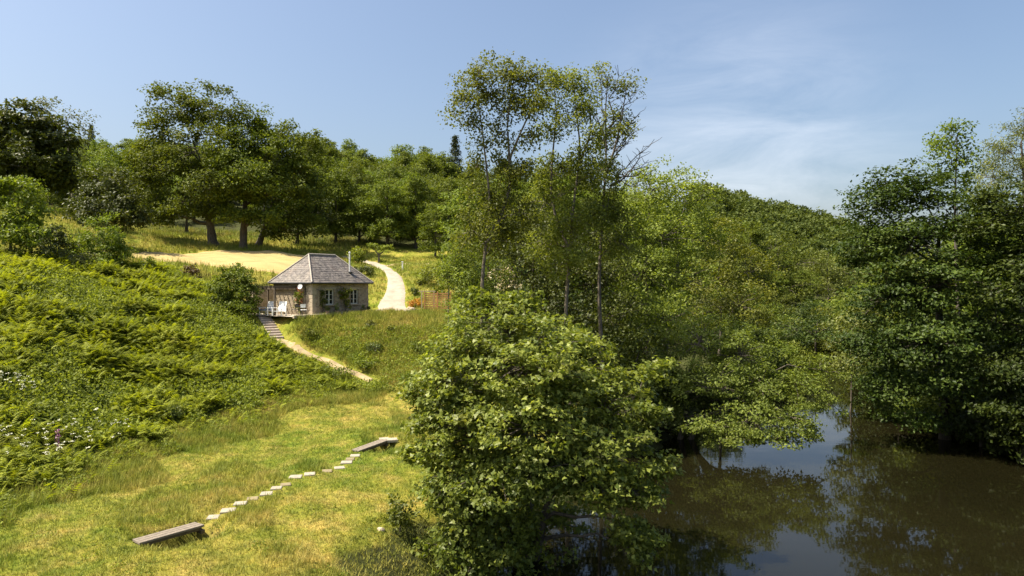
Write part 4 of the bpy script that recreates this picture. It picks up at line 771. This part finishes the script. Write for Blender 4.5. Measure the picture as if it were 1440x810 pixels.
# far wooded hill: reads as one mass
cg = Geo(); C = []; R_ = []
r3 = np.random.default_rng(9)
for _ in range(620):
    y = r3.uniform(165, 262); px = r3.uniform(975, 1260); x = (px - 720) / FPX * y
    if river_s(np.array([x]), np.array([y]))[0] < 3: continue
    z = z1(x, y); h = r3.uniform(7, 12); w = r3.uniform(2.8, 4.6); u = ball(26); u[:, 2] = np.abs(u[:, 2]) * 1.1 - 0.15
    C.append(np.array([x, y, z + h - w]) + u * [w, w, w * 0.95])
C = np.concatenate(C); leaf_cloud(cg, C, 1.25, 9, 0.92, KITE, 0.6, 0.8)
fw = link('far_woodland', cg.mesh('far_woodland'), leaf_mat('far_leaf', (0.040, 0.064, 0.019), (0.080, 0.104, 0.032), 0.32, 0.6, 0.15)); tag(fw, 'continuous far woodland covering the hill beyond the river bend', 'woodland', kind='stuff')

# ------------------------------------------------------------------ garden things at the cottage
def bars(g, a, b_, w): return g.tube([a, b_], w, 4, True)
pb = H3(-1.2, 4.0); pg_ = root('pergola', pb, 'dark timber pergola against the sunlit cottage wall', 'pergola')
for a_, b_ in ((-2.1, 1.8), (-2.1, 5.2), (-0.15, 5.2)): part('post', Geo().box(H3(a_, b_, 1.0) - pb, (0.12, 0.12, 2.0), AX), PALEWOOD if (b_ > 5 and a_ < -1) else BROWNWOOD, pg_)
for a_ in (-2.1, -0.15): part('beam', Geo().box(H3(a_, 3.5, 2.07) - pb, (0.10, 3.7, 0.14), AX), BROWNWOOD, pg_)
for k in range(8): part('rafter', Geo().box(H3(-1.1, 1.75 + k * 0.5, 2.2) - pb, (2.5, 0.07, 0.12), AX), BROWNWOOD, pg_)
def plant(name, label, p, clouds, lm, cat='climbing plant', stem=True):
    o = root(name, p, label, cat); g = Geo()
    for c_, rad, n, rc, size in clouds: leaf_cloud(g, lobe_clusters(np.asarray(c_) - p, rad, n, 2.5, -1), rc, 22, size, KITE, 0.8, 0.2)
    part('leaves', g, lm, o)
    if stem:
        t = Geo()
        for c_, rad, n, rc, size in clouds: t.tube(wob_path((0, 0, 0), np.asarray(c_) - p, 6, 0.1, 0.1), np.linspace(0.03, 0.012, 6), 5)
        part('stem', t, BARK, o)
    return o
plant('climber', 'leafy climber draped over the pergola corner', H3(-2.1, 5.2, 0), [(H3(-1.9, 4.9, 2.2), (0.5, 0.5, 0.25), 16, 0.22, 0.13), (H3(-2.1, 5.2, 1.6), (0.3, 0.3, 0.5), 10, 0.2, 0.13), (H3(-1.4, 4.0, 2.33), (0.8, 0.8, 0.15), 14, 0.2, 0.12)], LM['grey'])
ROSE = leaf_mat('rose_flower', (0.22, 0.07, 0.06), (0.34, 0.16, 0.13), 0.2)
rp = H3(-0.12, 1.25, 0); ro = plant('climbing_rose', 'red-flowered climbing rose on the sunlit cottage wall', rp, [(H3(-0.2, 1.4, 1.2), (0.35, 0.35, 0.6), 16, 0.2, 0.11), (H3(-0.2, 1.15, 1.5), (0.3, 0.3, 0.4), 10, 0.2, 0.11), (H3(-0.2, 1.25, 0.6), (0.3, 0.3, 0.4), 8, 0.2, 0.12)], LM['bush'])
g = Geo(); leaf_cloud(g, lobe_clusters(H3(-0.25, 1.25, 1.3) - rp, (0.4, 0.4, 0.7), 20, 2, -1), 0.12, 7, 0.11, ROUND, 1, 0.2); part('blossom', g, ROSE, ro)
plant('wall_climber', 'dark green climber beside the first window on the shaded wall', H3(0.85, -0.1, 0), [(H3(0.9, -0.16, 1.0), (0.30, 0.22, 0.55), 16, 0.16, 0.12), (H3(0.85, -0.16, 1.6), (0.25, 0.2, 0.35), 8, 0.15, 0.12)], LM['dark'])
plant('wall_climber', 'yellow-green climber between the two windows on the shaded wall', H3(3.25, -0.1, 0), [(H3(3.1, -0.24, 1.65), (0.5, 0.35, 0.45), 26, 0.18, 0.14), (H3(3.35, -0.2, 0.75), (0.3, 0.22, 0.5), 12, 0.16, 0.12)], LM['lime'])
for a_, lab, hh, mm in ((1.2, 'flowering pot plant at the foot of the first window', 0.5, 'grey'), (2.2, 'tall pot plant left of the middle climber', 0.65, 'willow'), (5.0, 'pot plant under the second window', 0.55, 'grey'), (5.6, 'small pot plant near the drive end of the wall', 0.35, 'bush')):
    p = H3(a_, -0.36, 0.0); o = root('potted_plant', p, lab, 'pot plant')
    part('pot', Geo().tube([(0, 0, 0), (0, 0, 0.24), (0, 0, 0.27)], [0.11, 0.16, 0.17], 10, True), plain('terracotta' + str(a_), (0.42, 0.26, 0.16), 0.8), o)
    g = Geo(); leaf_cloud(g, lobe_clusters((0, 0, 0.27 + hh * 0.4), (0.2, 0.2, hh * 0.45), 9, 2, -1), 0.13, 16, 0.10); part('foliage', g, LM[mm], o)
def lounger(p, rz, label, cushion=None):
    o = root('deck_chair', p, label, 'deck chair'); o.rotation_euler = (0, 0, rz)
    for k in range(5): part('seat_slat', Geo().box((0, -0.55 + k * 0.16, 0.36 - 0.012 * k), (0.62, 0.13, 0.025)), WHITE, o)
    for k in range(5):
        part('back_slat', Geo().box((-0.25 + k * 0.125, 0.36, 0.68), (0.11, 0.025, 0.82), [[1, 0, 0], [0, 0.93, -0.35], [0, 0.35, 0.93]]), WHITE, o)
    for s in (-1, 1):
        part('armrest', Geo().slab((s * 0.40, -0.15, 0.60), (0.12, 0.8, 0.03)), WHITE, o)
        part('leg', Geo().box((s * 0.36, -0.5, 0.29), (0.06, 0.07, 0.58)), WHITE, o); part('leg', Geo().box((s * 0.36, 0.22, 0.29), (0.06, 0.07, 0.58)), WHITE, o)
    if cushion:
        part('cushion', Geo().slab((0, -0.35, 0.44), (0.6, 0.62, 0.10), b=0.04), cushion, o)
    return o
ch = math.atan2(E1[1], E1[0]) - math.pi / 2
lounger(H3(-2.2, 2.5, 0.02), -0.30, 'white slatted deck chair with grey cushion by the steps', plain('grey_cushion', (0.10, 0.11, 0.13), 0.9))
lounger(H3(-2.15, 1.1, 0.02), -0.15, 'plain white slatted deck chair nearer the cottage corner')
t = H3(-1.15, 0.15, 0.02); o = root('bistro_table', t, 'small round metal table by the climbing rose', 'table')
part('table_top', Geo().tube([(0, 0, 0.70), (0, 0, 0.725)], 0.33, 20, True), IRON, o)
for k in range(3): a_ = k * 2.094; part('leg', Geo().tube([(0.05 * math.cos(a_), 0.05 * math.sin(a_), 0.7), (0.12 * math.cos(a_), 0.12 * math.sin(a_), 0.35), (0.28 * math.cos(a_), 0.28 * math.sin(a_), 0)], 0.015, 6), IRON, o)
def bistro(p, rz, label, m):
    o = root('bistro_chair', p, label, 'chair'); o.rotation_euler = (0, 0, rz)
    part('seat', Geo().slab((0, 0, 0.45), (0.4, 0.4, 0.03)), m, o); part('backrest', Geo().box((0, 0.2, 0.74), (0.4, 0.02, 0.26)), m, o)
    for sx_ in (-1, 1):
        part('leg', Geo().tube([(sx_ * 0.18, -0.18, 0.44), (sx_ * 0.18, -0.2, 0)], 0.012, 6), IRON, o); part('leg', Geo().tube([(sx_ * 0.18, 0.2, 0.87), (sx_ * 0.18, 0.19, 0.44), (sx_ * 0.18, 0.24, 0)], 0.012, 6), IRON, o)
bistro(H3(-1.25, -0.5, 0.02), 0.5, 'white bistro chair at the cottage corner', WHITE); bistro(H3(-0.9, 0.95, 0.02), ch - 1.4, 'dark metal bistro chair between table and deck chair', IRON)
gl = root('globe_lamp', H3(-2.3, 5.55, 0), 'white globe lamp on a pole beside the pergola', 'lamp')
part('pole', Geo().tube([(0, 0, 0), (0, 0, 1.55)], 0.025, 8), IRON, gl)
bm_ = [];
for th in np.linspace(0, math.pi, 9): bm_.append((0, 0, 1.66 - 0.12 * math.cos(th)))
part('globe', Geo().tube(bm_, [0.12 * math.sin(th) + 0.002 for th in np.linspace(0, math.pi, 9)], 12), WHITE, gl, True)
# retaining wall left of the cottage
w0 = H3(1.4, 6.6); rw = root('garden_wall', w0, 'low sunlit stone wall behind the pergola', 'wall'); g = Geo(); g.box((0, 0, 0.95), (4.2, 0.4, 2.1), AX)
part('masonry', g, stone_mat('garden_wall_stone', (0.30, 0.23, 0.15), (0.44, 0.35, 0.24), (0.55, 0.46, 0.33)), rw)
for k in range(6): part('coping_stone', Geo().slab(np.array([E1[0], E1[1], 0]) * (-1.75 + k * 0.7) + [0, 0, 2.05], (0.67, 0.48, 0.11), AX), DRESSED, rw)
# steps
s0, s1 = at(371, 449, 52.6)[:2], hit(390, 478)[:2]; sd = (s1 - s0) / np.linalg.norm(s1 - s0); SAX = np.array([[sd[0], sd[1], 0], [-sd[1], sd[0], 0], [0, 0, 1]])
z0, z1_ = HZ - 0.03, z1(*s1) + 0.12; sb = np.array([s1[0], s1[1], z1_ - 0.12]); st = root('garden_steps', sb, 'flight of pale garden steps going down from the patio', 'steps')
for k in range(9):
    q = s0 + (s1 - s0) * (k + 0.5) / 9; zz = z1(*q) + 0.10
    part('step', Geo().slab(np.array([q[0], q[1], zz - 0.2]) - sb, (np.linalg.norm(s1 - s0) / 9 + 0.03, 0.92, 0.42), SAX, 0.03), plain('step_stone', (0.40, 0.33, 0.27), 0.9, 0.2, 3) if k == 0 else bpy.data.materials['step_stone'], st)
# trellis, posts by the drive
tp = hit(612, 438); o = root('trellis_fence', tp, 'orange slatted timber fence panel by the drive', 'fence')
for k in range(3): part('post', Geo().box((-0.9 + k * 1.1, 0, 0.8), (0.10, 0.10, 1.75)), ORANGE, o)
for k in range(9): part('slat', Geo().box((-0.35, 0.0, 0.25 + k * 0.155), (1.0, 0.035, 0.10)), ORANGE, o); part('slat', Geo().box((0.75, 0.0, 0.25 + k * 0.155), (1.0, 0.035, 0.10)), ORANGE, o)
tp = hit(593, 437); o = root('timber_arch', tp, 'pale timber post and rail frame beside the slatted fence', 'frame')
for x_ in (0, 1.05): part('post', Geo().box((x_, 0, 0.75), (0.10, 0.10, 1.7)), PALEWOOD, o)
part('rail', Geo().box((0.45, 0, 1.65), (1.5, 0.09, 0.09)), PALEWOOD, o)
tp = hit(566, 380, 60); part_o = link('marker_post', Geo().box((0, 0, 0.42), (0.16, 0.16, 1.0), taper=0.9).slab((0, 0, 0.95), (0.22, 0.22, 0.08)).mesh('marker_post'), WHITE, loc=tp); tag(part_o, 'white marker post at the top of the drive', 'post')
for k, (px, py, s_) in enumerate(((580, 437, 0.35), (587, 438, 0.28), (576, 434, 0.22), (535, 747, 0.13))):
    p = hit(px, py); u = ball(40); from mathutils import geometry as _g
    import bmesh
    bm = bmesh.new()
    for q in u: bm.verts.new(q * np.array([1, 0.8, 0.6]) * s_ * rng.uniform(0.9, 1.1))
    bmesh.ops.convex_hull(bm, input=bm.verts); mm = bpy.data.meshes.new('boulder'); bm.to_mesh(mm); bm.free()
    o = link('boulder', mm, DRESSED, loc=p + [0, 0, s_ * 0.2]); tag(o, ['largest pale rock at the drive edge by the trellis', 'pale rock right of the largest one at the drive edge', 'smallest pale rock at the drive edge', 'pale pinkish stone beside the lone meadow shrub'][k], 'rock', 'garden rocks' if k < 3 else None)
# small pale-roofed shed seen far left
sh = hit(75, 335, 58)

# ------------------------------------------------------------------ plank bridges and stepping stones
def bridge(c, label, length, wdt):
    za, zb_ = z1(*(c - BU * (length * 0.5 + 0.35))), z1(*(c + BU * (length * 0.5 + 0.35))); p = np.array([c[0], c[1], (za + zb_) / 2 - 0.015])
    o = root('plank_bridge', p, label, 'footbridge'); tl = (zb_ - za) / (length + 0.7); nl = math.hypot(1, tl); A = np.array([[BU[0] / nl, BU[1] / nl, tl / nl], [-BU[1], BU[0], 0], [-BU[0] * tl / nl, -BU[1] * tl / nl, 1 / nl]])
    for k in range(3):
        off = (k - 1) * wdt / 3; c3 = np.array([-BU[1] * off, BU[0] * off, 0.03 + rng.normal() * 0.004])
        part('plank', Geo().slab(c3, (length + rng.uniform(-0.05, 0.05), wdt / 3 - 0.012, 0.06), A, 0.008), GREYWOOD, o)
    for s_ in (-1, 1):
        off = s_ * wdt * 0.3; part('joist', Geo().box(np.array([-BU[1] * off, BU[0] * off, -0.045]), (length * 0.94, 0.09, 0.09), A), BROWNWOOD, o)
    for s_ in (-1, 1):
        e = BU * s_ * length * 0.475; part('bearer', Geo().box(np.array([e[0], e[1], -0.14 + tl * s_ * length * 0.475]), (0.12, wdt + 0.02, 0.10), A), BROWNWOOD, o)
bridge(BR1, 'longer weathered plank bridge over the ditch at the near end of the stones', 1.92, 0.46)
bridge(BR2, 'shorter weathered plank bridge over the ditch at the far end of the stones', 1.8, 0.46)
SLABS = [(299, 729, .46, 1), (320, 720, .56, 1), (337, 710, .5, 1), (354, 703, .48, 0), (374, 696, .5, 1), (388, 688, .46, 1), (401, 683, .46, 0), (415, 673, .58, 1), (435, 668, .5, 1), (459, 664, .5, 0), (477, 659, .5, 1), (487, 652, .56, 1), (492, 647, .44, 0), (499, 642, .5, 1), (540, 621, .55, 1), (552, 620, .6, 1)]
ordn = ['first', 'second', 'third', 'fourth', 'fifth', 'sixth', 'seventh', 'eighth', 'ninth', 'tenth', 'eleventh', 'twelfth', 'thirteenth', 'fourteenth']
PAVE = plain('pale_paving', (0.31, 0.275, 0.21), 0.85, 0.22, 4, bmp=0.2); PAVE2 = plain('dull_paving', (0.22, 0.18, 0.10), 0.9, 0.3, 5)  # second paving tone is darker and browner
SLAB_XY = []
for k, (px, py, s_, is_pale) in enumerate(SLABS):
    p = hit(px, py); SLAB_XY.append(p[:2]); a_ = rng.uniform(-0.12, 0.12) + 0.25; A = np.array([[math.cos(a_), math.sin(a_), 0], [-math.sin(a_), math.cos(a_), 0], [0, 0, 1]])
    o = link('stepping_stone', Geo().slab((0, 0, 0), (s_ * 0.8, s_ * 0.8 * rng.uniform(0.85, 1.0), 0.12), A, 0.02).mesh('stepping_stone'), PAVE if is_pale else PAVE2, loc=p + [0, 0, -0.02 if is_pale else -0.03])
    tag(o, ('pale square paving stone, ' if is_pale else 'dull brown paving stone, ') + (ordn[k] + ' after the longer plank bridge' if k < 14 else ['nearer one just past the shorter plank bridge', 'farther one past the shorter plank bridge at the sycamore'][k - 14]), 'stepping stone', 'stepping stones across the meadow')
SLAB_XY = np.array(SLAB_XY)

# ------------------------------------------------------------------ ground cover
def scatter(n, x0, x1, y0, y1, test, bias=1.0):
    out = []; got = 0
    while got < n:
        m_ = int((n - got) * 2.2) + 500; y = y0 + (y1 - y0) * rng.random(m_) ** bias; x = rng.uniform(x0, x1, m_)
        px = 720 + FPX * x / y; ok = (px > -60) & (px < 1000) & test(x, y); out.append(np.stack([x[ok], y[ok]], 1)); got += ok.sum()
    P = np.concatenate(out)[:n]; return np.column_stack([P, zt(P[:, 0], P[:, 1])])
def near_slab(x, y):
    r = np.zeros(x.shape, bool)
    for q in SLAB_XY: r |= (x - q[0]) ** 2 + (y - q[1]) ** 2 < 0.09
    for c in (BR1, BR2):
        u = (x - c[0]) * BU[0] + (y - c[1]) * BU[1]; v = (x - c[0]) * -BU[1] + (y - c[1]) * BU[0]; r |= (np.abs(u) < 1.2) & (np.abs(v) < 0.33)
    r |= ditch(x, y) < -0.25
    return r
PTH = smooth_line(pth, 40); STL = np.stack([np.linspace(s0[i], s1[i], 12) for i in (0, 1)], 1)
def on_path(x, y, w): return np.min(np.hypot(x[:, None] - PTH[None, :, 0], y[:, None] - PTH[None, :, 1]), 1) < w
DL = smooth_line(DRL, 60); DR_ = smooth_line(DRR, 60); DPOLY = np.concatenate([DL, DR_[::-1]])
def open_ground(x, y):
    a, b_ = house_ab(x, y); hs = (a > -2.6) & (a < 6.7) & (b_ > -0.95) & (b_ < 6.4)
    return (river_s(x, y) > 0.5) & ~hs & ~inside(DPOLY, x, y) & (np.min(np.hypot(x[:, None] - STL[None, :, 0], y[:, None] - STL[None, :, 1]), 1) > 0.75)
def tufts(g, P, h, w, blades, lean=0.5):
    n = len(P) * blades; B = np.repeat(P, blades, 0) + np.column_stack([rng.normal(size=(n, 2)) * w * 1.6, np.zeros(n)])
    a = rng.random(n) * 6.283; hh = h * rng.uniform(0.5, 1.3, n); ln = rng.uniform(0.1, lean, n)[:, None]
    d = np.column_stack([np.cos(a), np.sin(a), 0 * a]); s = np.column_stack([-np.sin(a), np.cos(a), 0 * a]) * w / 2
    V = np.stack([B - s - [0, 0, 0.02], B + s - [0, 0, 0.02], B + d * hh[:, None] * ln + np.column_stack([0 * a, 0 * a, hh])], 1)
    g.add(V.reshape(-1, 3), np.arange(n * 3).reshape(-1, 3))
GRASS = blade_mat('meadow_grass')
g = Geo()
P = scatter(138000, -24, 3, 15, 50, lambda x, y: open_ground(x, y) & ~inside(BRACK, x, y) & ~near_slab(x, y) & ~on_path(x, y, 0.4), 1.35)
tufts(g, P, 0.085, 0.022, 2, 1.4)
P = scatter(13000, -24, 3, 16, 44, lambda x, y: open_ground(x, y) & ~inside(BRACK, x, y) & ~near_slab(x, y) & (np.sin(x * 0.55 + 0.8) * np.sin(y * 0.33) + 0.3 * np.sin(x * 1.7 + y) > 0.30))
tufts(g, P, 0.19, 0.022, 4, 1.0)
P = scatter(9000, -19, -6, 20, 46, lambda x, y: open_ground(x, y) & ~inside(BRACK, x, y) & ~near_slab(x, y) & ~on_path(x, y, 0.5) & inside(BRACK, x - 3.2 - 1.2 * np.sin(y * 0.8), y + 1.5)); tufts(g, P, 0.30, 0.025, 4, 0.8)
tag(link('meadow_grass', g.mesh('meadow_grass'), GRASS), 'short yellow-green meadow grass around the stepping stones', 'grass', kind='stuff')
g = Geo()
P = scatter(16000, -20, 3, 43, 58, lambda x, y: open_ground(x, y) & ~inside(BRACK, x, y) & ~on_path(x, y, 0.55) & (zt(x, y) > 2.2)); tufts(g, P, 0.34, 0.035, 5, 0.6)
P = scatter(12000, -22, 0, 57, 92, lambda x, y: open_ground(x, y) & ~inside(BRACK, x, y)); tufts(g, P, 0.30, 0.05, 3, 0.7)
FPOLY = np.array(FN + FF[::-1])
P = scatter(14000, -80, -20, 56, 106, lambda x, y: open_ground(x, y) & ~inside(BRACK, x, y) & ~inside(FPOLY, x, y)); tufts(g, P, 0.5, 0.07, 4, 0.6)
tag(link('long_grass', g.mesh('long_grass'), blade_mat('long_grass_blade', 1.08)), 'long uncut grass on the bank below the cottage and round the field', 'grass', kind='stuff')
# bracken
def frond(arch, n=8):
    V, F = [], []
    for k in range(n):
        t = 0.22 + 0.78 * k / (n - 1); x = t * (1 - 0.15 * arch * t); z = 0.85 * t - arch * 0.62 * t * t; w = 0.36 * (1 - t) ** 0.8 * (1.0 if k else 0.7) + 0.02
        for s in (-1, 1):
            i = len(V); dx = 0.055; V += [[x - dx, 0, z], [x + dx, 0, z - 0.01], [x + 0.10, s * w, z - 0.25 * w]]; F.append([i, i + 1, i + 2] if s < 0 else [i, i + 2, i + 1])
    return V, F
FR = [frond(0.6), frond(0.95), frond(1.2)]
def ferns(g, P, size, nf):
    for tm, fc in FR:
        n = len(P) * nf // 3 + 1; B = P[rng.integers(0, len(P), n)]; a = rng.random(n) * 6.283
        tilt = rng.normal(0.05, 0.28, n); x = np.column_stack([np.cos(a), np.sin(a), tilt]); y = np.column_stack([-np.sin(a), np.cos(a), rng.normal(0, 0.35, n)]); z = np.cross(x, y)
        stamp(g, tm, fc, B, np.stack([x, y, z], 1), size * rng.uniform(0.5, 1.3, n))
def brk(x, y): return (np.min(np.hypot(x[:, None] - STL[None, :, 0], y[:, None] - STL[None, :, 1]), 1) > 1.25) & ~on_path(x, y, 0.6) & inside(BRACK, x + 1.1 * np.sin(y * 0.9 + x * 0.3) + 0.7 * np.sin(2.3 * y) + 0.5 * np.sin(3.1 * x + y), y + 0.9 * np.sin(x * 1.1) + 0.5 * np.sin(2.7 * x + 1.3 * y))
g = Geo(); P = scatter(5500, -42, -10, 18, 61, lambda x, y: brk(x, y) & (np.sin(x * 0.42 + 1.1) * np.sin(y * 0.37 + x * 0.2) + 0.35 * np.sin(x * 1.3 - y * 0.9) > -0.42))
P[:, 2] += 0.15 * (np.sin(P[:, 0] * 1.9 + 0.7 * P[:, 1]) + np.sin(P[:, 1] * 1.37 - 0.5 * P[:, 0] + 1) + np.sin(P[:, 0] * 0.83 - P[:, 1] * 1.13)) + rng.uniform(-0.05, 0.32, len(P))
ferns(g, P, 0.62, 6)
P = scatter(330, -22, -8, 19, 49, lambda x, y: open_ground(x, y) & ~brk(x, y) & ~near_slab(x, y) & ~on_path(x, y, 0.7) & inside(BRACK, x - 2.4 * rng.random(x.shape) ** 1.5, y + 2.0 * rng.random(x.shape) ** 1.5)); ferns(g, P, 0.48, 5)
g0 = g; tag(link('bracken', g.mesh('bracken'), leaf_mat('bracken_frond', (0.112, 0.158, 0.015), (0.215, 0.262, 0.024), 0.48, 0.6, 0.2, 0.5, (0.26, 0.23, 0.045))), 'dense bright green bracken covering the slope left of the path', 'bracken', kind='stuff')
g = Geo(); P = scatter(3600, -42, -10, 18, 61, lambda x, y: brk(x, y) & (np.sin(x * 0.42 + 1.1) * np.sin(y * 0.37 + x * 0.2) + 0.35 * np.sin(x * 1.3 - y * 0.9) < -0.05))
leaf_cloud(g, P + [0, 0, 0.3], 0.45, 16, 0.17, KITE, 0.7, 0.6)
P = scatter(2000, -22, -3, 42, 57, lambda x, y: open_ground(x, y) & ~on_path(x, y, 0.8) & (zt(x, y) > 1.9) & (zt(x, y) < 5.2)); leaf_cloud(g, P + [0, 0, 0.22], 0.4, 14, 0.14, KITE, 0.6, 0.6)
P = scatter(1500, -20, -9, 19, 47, lambda x, y: open_ground(x, y) & ~inside(BRACK, x, y) & inside(BRACK, x - 1.6 - 0.8 * np.sin(y * 1.3), y + 1.2) & (np.sin(x * 2.1 + y * 1.7) > -0.3)); leaf_cloud(g, P + [0, 0, 0.12], 0.3, 12, 0.11, KITE, 0.6, 0.6)
P = scatter(1300, -20, 0, 16, 44, lambda x, y: open_ground(x, y) & ~near_slab(x, y) & (np.sin(x * 1.9 + 0.6 * y) * np.sin(y * 1.3 - 0.8 * x) > 0.55)); leaf_cloud(g, P + [0, 0, 0.03], 0.16, 8, 0.075, KITE, 0.4, 0.9)
tag(link('undergrowth', g.mesh('undergrowth'), leaf_mat('nettle_leaf', (0.080, 0.112, 0.022), (0.160, 0.198, 0.038), 0.38, 0.6, 0.2)), 'nettles brambles and leafy undergrowth among the bracken', 'undergrowth', kind='stuff')
# white umbels
def umbels(name, label, spots, n, spread, stems=True):
    g = Geo(); t = Geo()
    for px, py in spots:
        p = hit(px, py); q = p + np.column_stack([rng.normal(size=(n, 2)) * spread, np.zeros(n)]); q[:, 2] = zt(q[:, 0], q[:, 1]) + rng.uniform(0.7, 1.05, n)
        leaf_cloud(g, q, 0.09, 12, 0.055, ROUND, 0.25, 1.6)
        for a in q: t.tube([a - [0, 0, 0.8], a - [0.03, 0, 0.3], a], 0.008, 3)
    o = link(name, None); tag(o, label, 'flowers', kind='stuff')
    part('blossom', g, plain('umbel_white', (0.50, 0.50, 0.36), 0.8, 0.1), o); part('stem', t, GRASS, o)
umbels('cow_parsley', 'white flat-topped cow parsley flowers along the foot of the bracken', [(60, 640), (90, 630), (130, 640), (30, 660), (70, 655), (150, 620)], 10, 0.6)
umbels('meadowsweet', 'cream blossom cluster at the left edge of the bracken', [(12, 560), (28, 565)], 13, 0.32)
p = hit(79, 652); o = root('foxglove', p, 'single pink foxglove spire among the cow parsley', 'flower')
part('stem', Geo().tube([(0, 0, 0), (0.02, 0, 0.7), (0.03, 0, 1.35)], [0.014, 0.012, 0.005], 6), GRASS, o)
g = Geo(); zz = np.linspace(0.65, 1.3, 30); aa = np.arange(30) * 2.4; C = np.column_stack([0.03 + 0.05 * np.cos(aa), 0.05 * np.sin(aa), zz]); leaf_cloud(g, C, 0.03, 3, 0.06, ROUND, 1, 0)
part('bell', g, plain('foxglove_pink', (0.36, 0.14, 0.27), 0.6, 0.15), o)
g = Geo(); leaf_cloud(g, np.array([[0, 0, 0.1]] * 4), 0.2, 10, 0.25); part('basal_leaf', g, LM['bush'], o)
